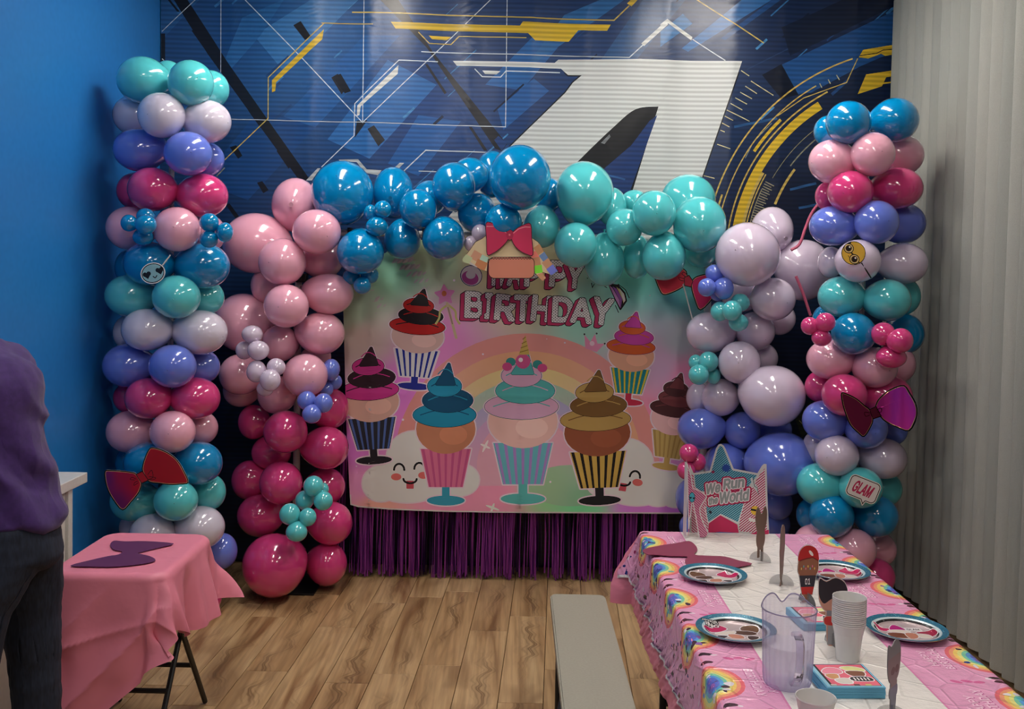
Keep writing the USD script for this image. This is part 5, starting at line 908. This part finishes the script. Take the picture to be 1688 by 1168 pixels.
# napkins
def napkins(q, z0, h, label, lay, ang_pts):
    P0 = [atZ(*p, z0 + h)[:2] for p in q]; c = np.mean(P0, 0); ax = (np.array(P0[1]) - P0[0] + np.array(P0[2]) - P0[3]); a = math.atan2(ax[1], ax[0]); w = 0.152
    t = thing('napkin_stack', label, 'napkins', (c[0], c[1], z0)); R = np.array([[math.cos(a), -math.sin(a)], [math.sin(a), math.cos(a)]]); n = 7
    rr = random.Random(int(q[0][0]))
    for k in range(n):
        d = rr.uniform(-0.0008, 0.0008); pl_ = affinity.translate(affinity.rotate(sbox(-w / 2 + d, -w / 2, w / 2 + d, w / 2).buffer(-0.003).buffer(0.003), math.degrees(a), origin=(0, 0)), *c)
        e = trimesh.creation.extrude_polygon(pl_, h / n - 0.0006); e.apply_translation((0, 0, z0 + k * h / n)); part(t, 'napkin', e, mat('blue_napkin', (104, 178, 212), 0.7), False)
    P = Print(sbox(-w / 2 + 0.004, -w / 2 + 0.004, w / 2 - 0.004, w / 2 - 0.004), (150, 206, 226)); P.add(sbox(-w / 2 + 0.014, -w / 2 + 0.010, w / 2 - 0.006, w / 2 - 0.004), (30, 22, 26)); P.add(sbox(-w / 2 + 0.020, -w / 2 + 0.012, w / 2 - 0.008, w / 2 - 0.006), (230, 104, 124))
    for g, cl in lay: P.add(g, cl)
    P.build(t, 'print', lambda v: np.c_[v @ R.T + c, np.full(len(v), z0 + h + 0.0004)], mat_print)
mat_print = printed('napkin_print', 0.65)
cupcake_marks = mark([(-0.05, 0.03), (-0.03, 0.05), (-0.005, 0.045), (0.0, 0.02), (-0.02, 0.008), (-0.05, 0.012)], (236, 140, 160)) + mark([(-0.05, 0.005), (-0.02, 0.008), (-0.025, -0.02), (-0.045, -0.02)], (206, 150, 100)) + mark([(-0.035, -0.025), (0.0, -0.02), (0.0, -0.05), (-0.03, -0.05)], (214, 206, 196)) + mark([(0.005, 0.05), (0.03, 0.058), (0.06, 0.045), (0.06, 0.025), (0.02, 0.03)], (226, 224, 150)) + mark([(0.01, 0.026), (0.055, 0.024), (0.048, -0.005), (0.018, -0.005)], (130, 80, 56)) + mark([(0.01, -0.012), (0.055, -0.010), (0.06, -0.035), (0.01, -0.035)], (40, 32, 36)) + [(sbox(0.014 + k * 0.009, -0.032, 0.018 + k * 0.009, -0.014), (236, 230, 228)) for k in range(5)] + [(sbox(-0.06 + k * 0.03, -0.064, -0.045 + k * 0.03, -0.055), [(196, 186, 180), (230, 90, 130), (110, 60, 60), (206, 190, 110)][k % 4]) for k in range(4)]
napkins([(1336, 1097), (1433, 1097), (1452.5, 1129), (1352, 1129)], TT, 0.028, 'stack of blue napkins with pink printed top beside the pitcher', cupcake_marks, None)
napkins([(1303, 1003), (1388, 1001), (1398, 1024), (1308, 1024)], TT, 0.022, 'stack of blue napkins with pink printed top between pitcher and cut-outs', cupcake_marks, None)

# cut-out centrepieces (plain sweets instead of the printed figures) in clear half-round feet
m_clear = clear('clear_foot_plastic', (0.80, 0.80, 0.80), 0.2, 0.1, 0.18)
m_brownback = mat('brown_card', (126, 100, 86), 0.6); m_greyback = mat('grey_card', (128, 122, 124), 0.55)
def cutout(label, foot_px, top_px, width, yaw, lay, back, outline=None, foot=True):
    """a standing card turned by yaw about its foot; outline in unit width/height"""
    c = atZ(*foot_px, TT); tz = atY(*top_px, c[1])[2]; Hh = tz - TT; t = thing('cutout_centerpiece', label, 'table decoration', (c[0], c[1], TT))
    ex, n = np.array([math.cos(yaw), math.sin(yaw), 0]), np.array([math.sin(yaw), -math.cos(yaw), 0])
    f3 = lambda v: c[None] + v[:, :1] * width * ex + np.array([0, 0, 1.0]) * (v[:, 1:2] * (Hh - 0.002) + 0.002)
    o = outline; P = Print(o, lay[0])
    for g, cl in lay[1:]: P.add(g, cl)
    P.build(t, 'print', lambda v: f3(v) + n * 0.0004, m_card); part(t, 'card_body', slab(o, f3, n, 0.0022), back, False)
    P2 = Print(o, (0, 0, 0)); 
    if foot:
        hd = Polygon([(0.042 * math.cos(a), 0.036 * math.sin(a)) for a in np.linspace(0, math.pi, 16)])
        m = trimesh.creation.extrude_polygon(hd, 0.0016); m.apply_transform(trimesh.transformations.rotation_matrix(math.pi / 2, [1, 0, 0])); m.apply_transform(trimesh.transformations.rotation_matrix(yaw + math.pi / 2 + 0.25, [0, 0, 1])); m.apply_translation(c + [0, 0, 0.0]); part(t, 'foot', m, m_clear, False)
    return t
U_ = lambda p: Polygon(smoothpts(p, 3)).buffer(0)
sundae = unary_union([U_([(-0.45, 0.70), (-0.42, 0.88), (-0.2, 0.99), (0.1, 1.0), (0.4, 0.9), (0.48, 0.72), (0.46, 0.55), (0.3, 0.46), (0.0, 0.43), (-0.3, 0.46), (-0.46, 0.55)]), Polygon([(-0.40, 0.50), (0.40, 0.50), (0.24, 0.14), (-0.24, 0.14)]), Polygon([(-0.24, 0.16), (0.24, 0.16), (0.1, 0.08), (0.1, 0.05), (0.28, 0.0), (-0.28, 0.0), (-0.1, 0.05), (-0.1, 0.08)])]).buffer(0.012)
red_lay = [(228, 220, 220), (sundae.buffer(-0.018), (150, 96, 70)), (U_([(-0.45, 0.74), (-0.40, 0.9), (-0.2, 0.99), (0.1, 1.0), (0.4, 0.92), (0.48, 0.74), (0.2, 0.80), (-0.1, 0.78)]), (190, 36, 34)), (ell(0.12, 0.87, 0.11, 0.035, -20), (236, 226, 220)), (Polygon([(-0.385, 0.48), (0.385, 0.48), (0.30, 0.28), (-0.30, 0.28)]), (46, 44, 54)), (Polygon([(-0.30, 0.28), (0.30, 0.28), (0.225, 0.15), (-0.225, 0.15)]), (206, 44, 38)), (text_box('01', -0.12, 0.32, 0.12, 0.43, down=False), (232, 224, 220)), (sbox(-0.24, 0.015, 0.24, 0.05), (150, 96, 70)), (line([(-0.4, 0.74), (-0.1, 0.775), (0.2, 0.795), (0.46, 0.735)], 0.02), (120, 20, 22))] + [(ell(-0.3 + 0.1 * k, 0.60 + 0.04 * (k % 2), 0.022, 0.022), [(236, 200, 90), (90, 180, 190), (230, 120, 160)][k % 3]) for k in range(7)]
cutout('standing paper cut-out with red top and number 01 on the table', (1330, 994), (1327, 899), 0.075, 0.15, red_lay, m_brownback, sundae)
scoop = unary_union([U_([(-0.45, 0.62), (-0.5, 0.78), (-0.48, 0.97), (-0.25, 0.93), (0.05, 0.99), (0.35, 0.93), (0.47, 0.78), (0.42, 0.6), (0.25, 0.5), (0.0, 0.47), (-0.28, 0.5)]), U_([(-0.2, 0.5), (0.2, 0.5), (0.22, 0.3), (0.12, 0.0), (-0.14, 0.0), (-0.2, 0.3)]), U_([(-0.3, 0.36), (-0.2, 0.42), (0.2, 0.42), (0.3, 0.36), (0.2, 0.28), (-0.2, 0.28)])]).buffer(0.01)
dark_lay = [(206, 196, 196), (scoop.buffer(-0.014), (196, 140, 120)), (U_([(-0.45, 0.68), (-0.49, 0.78), (-0.47, 0.96), (-0.25, 0.92), (0.05, 0.98), (0.35, 0.92), (0.46, 0.78), (0.2, 0.74), (-0.1, 0.66), (-0.3, 0.6)]), (40, 32, 40)), (U_([(-0.28, 0.36), (-0.2, 0.41), (0.2, 0.41), (0.28, 0.36), (0.2, 0.29), (-0.2, 0.29)]), (196, 44, 40)), (sbox(-0.2, 0.42, 0.2, 0.5), (130, 130, 136)), (sbox(-0.15, 0.0, 0.15, 0.28), (150, 148, 150))]
cutout('standing paper cut-out with black top behind the cup stack', (1371, 1063), (1372, 950), 0.085, -0.05, dark_lay, m_greyback, scoop)
bunny = unary_union([U_([(-0.4, 0.72), (-0.42, 0.9), (-0.3, 1.0), (-0.12, 0.92), (0.0, 0.84), (0.15, 0.92), (0.3, 0.99), (0.42, 0.88), (0.4, 0.7), (0.2, 0.54), (-0.2, 0.54)]), ell(0.0, 0.42, 0.32, 0.20), ell(0, 0.7, 0.36, 0.16), sbox(-0.2, 0.08, -0.08, 0.35), sbox(0.08, 0.0, 0.2, 0.35)]).buffer(0.02)
if bunny.geom_type != 'Polygon': bunny = max(bunny.geoms, key=lambda g: g.area)
cutout('brown backed paper cut-out turned away, in front of the star card', (1253, 924), (1252, 836), 0.075, 0.69, [(124, 98, 84)], m_brownback, bunny)
cutout('paper cut-out seen nearly edge on, between star card and red topped cut-out', (1288, 963), (1289, 866), 0.075, 1.10, [(150, 120, 112)], m_brownback, sundae)
cutout('grey paper cut-out seen nearly edge on at the near table edge', (1471, 1186), (1469, 1054), 0.085, 0.86, [(140, 124, 120), (sbox(-1, 0, 1, 0.42), (110, 110, 132)), (sbox(-1, 0.8, 1, 1.1), (132, 134, 134)), (ell(-0.1, 0.62, 0.16, 0.05), (110, 84, 78)), (ell(0.2, 0.62, 0.14, 0.05), (110, 84, 78))], m_greyback, scoop)

# star card
sd = thing('star_card', 'folded star shaped party card reading We Run the World at far table end', 'card', (0.87, 4.05, TT))
K8 = lambda p: crop(p, 1100, 720, 6.49)
yb_ = 4.075
sO = np.array([0.863, yb_, TT])
sout = Polygon(K8([(232, 285), (275, 378), (450, 357), (520, 120), (548, 80), (575, 72), (605, 92), (625, 130), (708, 336), (955, 378), (1000, 300), (1022, 278), (1048, 280), (1060, 700), (1075, 1020)]) + [tuple(q) for q in K8([(970, 1035), (745, 1020), (565, 1012), (435, 1018), (232, 1040)])])
def stripes(g, c1, c2, ang, step, w):
    out = [(g, c1)]; b_ = g.bounds; cx, cy = (b_[0] + b_[2]) / 2, (b_[1] + b_[3]) / 2; L = max(b_[2] - b_[0], b_[3] - b_[1])
    bars = unary_union([sbox(cx - L, cy + k * step, cx + L, cy + k * step + w) for k in range(-int(L / step) - 1, int(L / step) + 2)]); out.append((affinity.rotate(bars, ang, origin=(cx, cy)).intersection(g), c2)); return out
lay = [(206, 204, 202)]
sk = sout.buffer(-3.2)
up = Polygon(K8([(285, 395), (460, 375), (545, 95), (590, 95), (690, 350), (950, 400), (860, 520), (700, 640), (300, 560)])).intersection(sk)
lay += stripes(up, (120, 190, 206), (34, 92, 124), -40, 2.9, 1.5)
lay += stripes(Polygon(K8([(1045, 300), (1060, 1030), (770, 1010), (760, 960), (800, 700), (880, 560), (960, 420)])).intersection(sk), (226, 214, 218), (178, 34, 84), -40, 3.2, 1.6)
lay += stripes(Polygon(K8([(395, 740), (560, 720), (800, 690), (810, 740), (755, 905), (570, 820), (430, 910)])).intersection(sk), (130, 200, 212), (30, 90, 122), -38, 2.9, 1.4)
lay += stripes(Polygon(K8([(232, 300), (275, 390), (280, 520), (400, 600), (440, 1015), (240, 1035)])).intersection(sk), (226, 206, 214), (190, 50, 100), 42, 3.2, 1.5)
lay += [(Polygon(K8([(565, 835), (745, 930), (760, 1018), (565, 1012), (435, 1018), (440, 920)])), (206, 40, 96)), (Polygon(K8([(760, 1005), (860, 1025), (1070, 975), (1072, 1030), (970, 1036)])), (206, 40, 96))]
lay += [(line(K8([(395, 740), (435, 915), (570, 828), (752, 915), (810, 720)]), 1.4), (232, 222, 226)), (Polygon(K8([(880, 440), (900, 420), (935, 500), (955, 520), (965, 600), (905, 520)])), (200, 206, 206)), (line(K8([(905, 425), (925, 520), (950, 530), (965, 605)]), 0.8), (50, 40, 50)), (star(*K8([(630, 330)])[0], 8.2, 5.2, 11), (30, 70, 150)), (star(*K8([(487, 370)])[0], 3.6, 1.8, 6), (150, 40, 80)), (star(*K8([(458, 800)])[0], 4, 1.8, 6), (30, 28, 44)),
        (ell(*K8([(930, 775)])[0], 7, 7.4), (232, 188, 60)), (line(K8([(885, 765), (945, 775)]), 3), (30, 24, 24)), (Polygon(K8([(870, 850), (960, 880), (940, 900), (860, 890)])), (230, 224, 222))]
W1 = [text_box('We', *K8([(395, 490)])[0], *K8([(555, 600)])[0], shear=14, ang=-9, bold=True), text_box('Run', *K8([(590, 435)])[0], *K8([(805, 545)])[0], shear=14, ang=-9, bold=True), text_box('the', *K8([(430, 640)])[0], *K8([(530, 715)])[0], shear=14, ang=-9, bold=True), text_box('World', *K8([(540, 570)])[0], *K8([(850, 690)])[0], shear=14, ang=-9, bold=True)]
W1 = unary_union(W1); lay += [(W1.buffer(4.2), (176, 30, 78)), (W1.buffer(1.9), (232, 222, 224)), (W1.buffer(0.5), (150, 156, 156))]
fold = lambda P: P + np.c_[np.zeros(len(P)), np.abs(P[:, 0] - sO[0]) * -0.12, np.zeros(len(P))]
tP = lambda v: fold(on_plane(v, sO, Yn)) + [0, 0, 0]
zfix = lambda P: np.c_[P[:, :2], np.maximum(P[:, 2], TT + 0.001)]
PS = Print(sout, lay[0])
for g, c in lay[1:]: PS.add(g, c)
PS.build(sd, 'crown_panel', lambda v: zfix(tP(v)), printed('holo_card', 0.3, 0.25), edge=12)
Print(sout, (214, 208, 208)).build(sd, 'crown_back', lambda v: zfix(tP(v)) + [0, 0.002, 0], m_card, edge=12)
flap = Polygon(K8(smoothpts([(207, 300), (215, 282), (232, 330), (262, 430), (278, 540), (330, 562), (402, 610), (422, 650), (352, 760), (372, 870), (410, 960), (442, 1030), (400, 1090), (340, 1075)], 2)).tolist() + K8([(225, 1055), (218, 700)]) if False else [tuple(p) for p in crop(smoothpts([(207, 300), (215, 282), (232, 330), (262, 430), (278, 540), (330, 562), (402, 610), (422, 650), (352, 760), (372, 870), (410, 960), (442, 1030), (400, 1090), (340, 1078)], 2), 1100, 720, 6.49)] + K8([(225, 1058), (218, 700)])).buffer(0)
fl_ = stripes(flap.buffer(-1.6), (214, 150, 176), (170, 60, 104), 42, 3.0, 1.4)
lay = [(222, 214, 216)] + fl_ + [(Polygon(K8([(225, 980), (330, 1060), (340, 1078), (225, 1058)])), (206, 40, 96)), (ell(*K8([(265, 645)])[0], 5, 8.5), (20, 40, 60)), (ell(*K8([(265, 645)])[0], 4.2, 7.6), (70, 170, 190)), (heart(*K8([(250, 650)])[0], 1.8), (16, 20, 26)), (heart(*K8([(284, 655)])[0], 1.8), (16, 20, 26)), (affinity.rotate(sbox(*K8([(242, 842)])[0], *K8([(296, 905)])[0]).buffer(1.6), 22), (232, 226, 226)), (text_box('GLAM', *K8([(242, 850)])[0], *K8([(296, 898)])[0], ang=26), (30, 26, 34))]
fO = np.array([0.717, 3.99, TT]); tF = lambda v: zfix(on_plane(v, fO, Yn) + 0.0)
PF = Print(flap, lay[0])
for g, c in lay[1:]: PF.add(g, c)
PF.build(sd, 'star_flap', tF, mats['holo_card']); Print(flap, (214, 208, 208)).build(sd, 'flap_back', lambda v: tF(v) + [0, 0.002, 0], m_card)
e0 = on_plane([K8([(220, 300)])[0], K8([(222, 1050)])[0]], fO, Yn)
part(sd, 'side_panel', trimesh.Trimesh(np.array([[e0[0][0], 3.992, e0[0][2]], [e0[0][0], yb_ - 0.012, e0[0][2]], [e0[0][0], yb_ - 0.012, TT + 0.001], [e0[0][0], 3.992, TT + 0.001], [e0[0][0] + 0.002, 3.992, e0[0][2]], [e0[0][0] + 0.002, yb_ - 0.012, e0[0][2]], [e0[0][0] + 0.002, yb_ - 0.012, TT + 0.001], [e0[0][0] + 0.002, 3.992, TT + 0.001]]), [[0, 1, 2], [0, 2, 3], [4, 6, 5], [4, 7, 6], [0, 4, 5], [0, 5, 1], [3, 2, 6], [3, 6, 7], [0, 3, 7], [0, 7, 4]], process=False), m_cardback, False)

# ================================================================== the person at the counter
MF = manifold3d.Manifold
def ball(p, r): return MF.sphere(r, 20).translate(tuple(map(float, p)))
def eball(p, rx, ry, rz): return MF.sphere(1.0, 24).scale((rx, ry, rz)).translate(tuple(map(float, p)))
def bone(a, b, ra, rb): return MF.batch_hull([ball(a, ra), ball(b, rb)])
def flesh(parts, edge=0.012, it=14):
    m = parts[0]
    for q in parts[1:]: m = m + q
    m = m.refine_to_length(edge); v, f, _ = meshkit.arrays(m, False); t = trimesh.Trimesh(v, f, process=True); trimesh.smoothing.filter_taubin(t, 0.5, 0.53, it); return t
m_skin = mat('skin', (206, 160, 134), 0.5, 0, {'subsurface_weight': 0.1, 'subsurface_scale': 0.01}); m_hair = noisy('dark_hair', (34, 24, 20), (52, 38, 30), 90, 0.5, 0.4, 2, (1, 1, 0.2), dist=0.004)
m_shirt = noisy('purple_tshirt', (56, 28, 92), (66, 34, 106), 60, 0.85, 0.2, dist=0.002, extra={'sheen_weight': 0.15}); m_jean = noisy('dark_jeans', (20, 26, 42), (32, 42, 62), 120, 0.85, 0.25, 3, (1, 1, 0.25), dist=0.002)
m_shoe = mat('dark_shoe', (30, 30, 34), 0.6)
V_ = lambda *a: np.array(a, float)
pelvis, waist, chest, back = V_(-1.60, 3.17, 0.93), V_(-1.635, 3.17, 1.10), V_(-1.665, 3.17, 1.26), V_(-1.665, 3.17, 1.40)
shl, shr = V_(-1.72, 2.985, 1.445), V_(-1.70, 3.355, 1.445)           # near and far shoulder
neck, head = V_(-1.775, 3.17, 1.535), V_(-1.855, 3.17, 1.645)
arms = [(shl, V_(-1.80, 2.93, 1.16), V_(-1.965, 3.02, 0.955)), (shr, V_(-1.80, 3.41, 1.16), V_(-1.965, 3.32, 0.955))]
legs = [(V_(-1.62, 3.075, 0.90), V_(-1.675, 3.03, 0.49), V_(-1.655, 3.02, 0.085)), (V_(-1.595, 3.262, 0.90), V_(-1.575, 3.275, 0.49), V_(-1.555, 3.28, 0.085))]
body = [MF.batch_hull([eball(chest, 0.095, 0.135, 0.11), eball(back, 0.09, 0.14, 0.085), eball(waist, 0.09, 0.12, 0.08)]), MF.batch_hull([eball(pelvis, 0.095, 0.125, 0.08), eball(waist, 0.09, 0.12, 0.08)]), bone(back + [-0.05, 0, 0.06], neck, 0.075, 0.058), bone(neck, head + [0.01, 0, -0.05], 0.058, 0.06)]
hd = [eball(head, 0.095, 0.075, 0.108), eball(head + [-0.045, 0, -0.055], 0.055, 0.058, 0.055), ball(head + [-0.088, 0, -0.085], 0.024)]
nose = MF.batch_hull([ball(head + [-0.090, 0, 0.012], 0.010), ball(head + [-0.112, 0, -0.024], 0.012)])
lips = MF.batch_hull([ball(head + [-0.094, -0.018, -0.056], 0.008), ball(head + [-0.098, 0.018, -0.056], 0.008)])
ears = [eball(head + [0.008, s * 0.077, -0.012], 0.022, 0.010, 0.032) for s in (-1, 1)]
body += hd + [nose, lips] + ears
def hand(w, side):                                            # palm down on the counter, fingers curling forward (towards -x)
    out = []; p = w + [-0.045, 0, -0.018]
    out.append(MF.batch_hull([ball(w, 0.026), ball(p + [-0.03, -0.032, -0.004], 0.013), ball(p + [-0.03, 0.032, -0.004], 0.013), ball(p + [0.02, 0, 0.0], 0.024)]))
    for k, (dy, L) in enumerate([(-0.032, 0.064), (-0.011, 0.074), (0.011, 0.070), (0.032, 0.055)]):
        a = p + [-0.032, dy, -0.004]; b_ = a + [-L * 0.45, dy * 0.15, -0.002]; c = b_ + [-L * 0.33, dy * 0.1, -0.010]; d = c + [-L * 0.2, 0, -0.012]
        out += [bone(a, b_, 0.0095, 0.009), bone(b_, c, 0.009, 0.0082), bone(c, d, 0.0082, 0.007)]
    a = w + [-0.03, side * 0.022, -0.012]; b_ = a + [-0.030, side * 0.028, -0.006]; c = b_ + [-0.030, side * 0.006, -0.008]
    return out + [bone(a, b_, 0.013, 0.010), bone(b_, c, 0.010, 0.008)]
for (s, e, w), sd_ in zip(arms, (1, -1)): body += [bone(s, e, 0.048, 0.042), bone(e, w, 0.042, 0.026)] + hand(w, sd_)
for h, k, a in legs: body += [bone(h, k, 0.062, 0.050), bone(k, a, 0.050, 0.040), MF.batch_hull([ball(a + [0.03, 0, -0.045], 0.032), ball(a + [-0.15, 0, -0.055], 0.025)])]
pe = thing('person', 'person in purple t-shirt and dark jeans bending over the white counter', 'person', (-1.65, 3.17, 0))
part(pe, 'body', flesh(body, 0.009, 10), m_skin, True)
shirt = [MF.batch_hull([eball(chest, 0.158, 0.195, 0.12), eball(back + [0.0, 0, 0.0], 0.150, 0.20, 0.115)]), MF.batch_hull([eball(chest, 0.158, 0.195, 0.12), eball(waist, 0.150, 0.185, 0.09)]), MF.batch_hull([eball(waist, 0.150, 0.185, 0.09), eball(V_(-1.605, 3.17, 0.985), 0.160, 0.195, 0.065)]),
         MF.batch_hull([eball(back, 0.14, 0.19, 0.11), ball(shl, 0.082), ball(shr, 0.082), ball(back + [-0.055, 0, 0.085], 0.082)])]
for s, e, w in arms: shirt.append(bone(s, s * 0.42 + e * 0.58, 0.080, 0.072))
sh = flesh(shirt, 0.012, 14)
sv = np.array(sh.vertices); low = sv[:, 2] < 1.0
nz = lambda p, s, k: meshkit.noise(p * s, k) - 0.5
dg = sv[:, 2] * 1.0 + (sv[:, 0] + 1.6) * 1.1 + (sv[:, 1] - 3.17) * 0.5
amp = np.clip((1.42 - sv[:, 2]) / 0.25, 0.15, 1)
wr = 0.050 * amp * (np.abs(nz(np.c_[dg, sv[:, 1] * 0.5, sv[:, 0] * 0.3], np.array([13, 8, 8]), 3)) * -2 + 0.35) + 0.012 * nz(sv, 16, 5) + 0.016 * np.sin(dg * 46) * np.clip(1 - np.abs(sv[:, 2] - 1.12) / 0.14, 0, 1)
sh.vertices = sv + np.array(sh.vertex_normals) * np.clip(wr, -0.012, 0.03)[:, None]
part(pe, 'shirt', sh, m_shirt, True)
jean = [MF.batch_hull([eball(pelvis + [0, 0, 0.03], 0.142, 0.178, 0.06), eball(pelvis + [0.012, 0, -0.06], 0.145, 0.175, 0.07)])]
for i, (h, k, a) in enumerate(legs):
    jean += [MF.batch_hull([eball(pelvis + [0.008, (h[1] - 3.17) * 0.7, -0.06], 0.125, 0.105, 0.07), ball(h * 0.6 + k * 0.4, 0.098)]), bone(h * 0.6 + k * 0.4, k, 0.098, 0.080), bone(k, a + [0, 0, 0.02], 0.080, 0.068), bone(a + [0, 0, 0.04], a + [0, 0, -0.015], 0.070, 0.072)]
je = flesh(jean, 0.014, 10); jv = np.array(je.vertices); je.vertices = jv + np.array(je.vertex_normals) * (0.016 * nz(jv, 11, 2) + 0.010 * np.abs(nz(np.c_[jv[:, 0] * 6, jv[:, 1] * 6, jv[:, 2] * 22], 1, 6)))[:, None]
jp = part(pe, 'jeans', je, m_jean, True)
for h, k, a in legs: part(pe, 'shoe', flesh([MF.batch_hull([ball(a + [0.045, 0, -0.045], 0.038), ball(a + [-0.06, 0, -0.035], 0.045), ball(a + [-0.17, 0, -0.055], 0.030)]), ball(a + [0.02, 0, -0.01], 0.05)], 0.012, 8), m_shoe, True)
hair = flesh([eball(head + [0.022, 0, 0.022], 0.098, 0.084, 0.104), eball(head + [0.055, 0, -0.03], 0.058, 0.07, 0.07), eball(head + [-0.04, 0, 0.075], 0.058, 0.066, 0.040)], 0.010, 8)
hv = np.array(hair.vertices); hair.vertices = hv + np.array(hair.vertex_normals) * (0.010 * nz(hv, 40, 7))[:, None]; part(pe, 'hair', hair, m_hair, True)
for s in (-1, 1):
    e = part(pe, 'eye', trimesh.creation.icosphere(2, 0.011).apply_translation(head + [-0.084, s * 0.030, 0.008]), mat('eye_white', (226, 224, 220), 0.2), True)
    part(e, 'iris', trimesh.creation.icosphere(2, 0.0055).apply_translation(head + [-0.0915, s * 0.030, 0.006]), mat('iris_brown', (60, 40, 26), 0.2), True)
    part(pe, 'eyebrow', tube(smoothpts([head + [-0.088, s * 0.014, 0.030], head + [-0.090, s * 0.030, 0.036], head + [-0.080, s * 0.048, 0.030]], 3, False), 0.004, 6), m_hair)
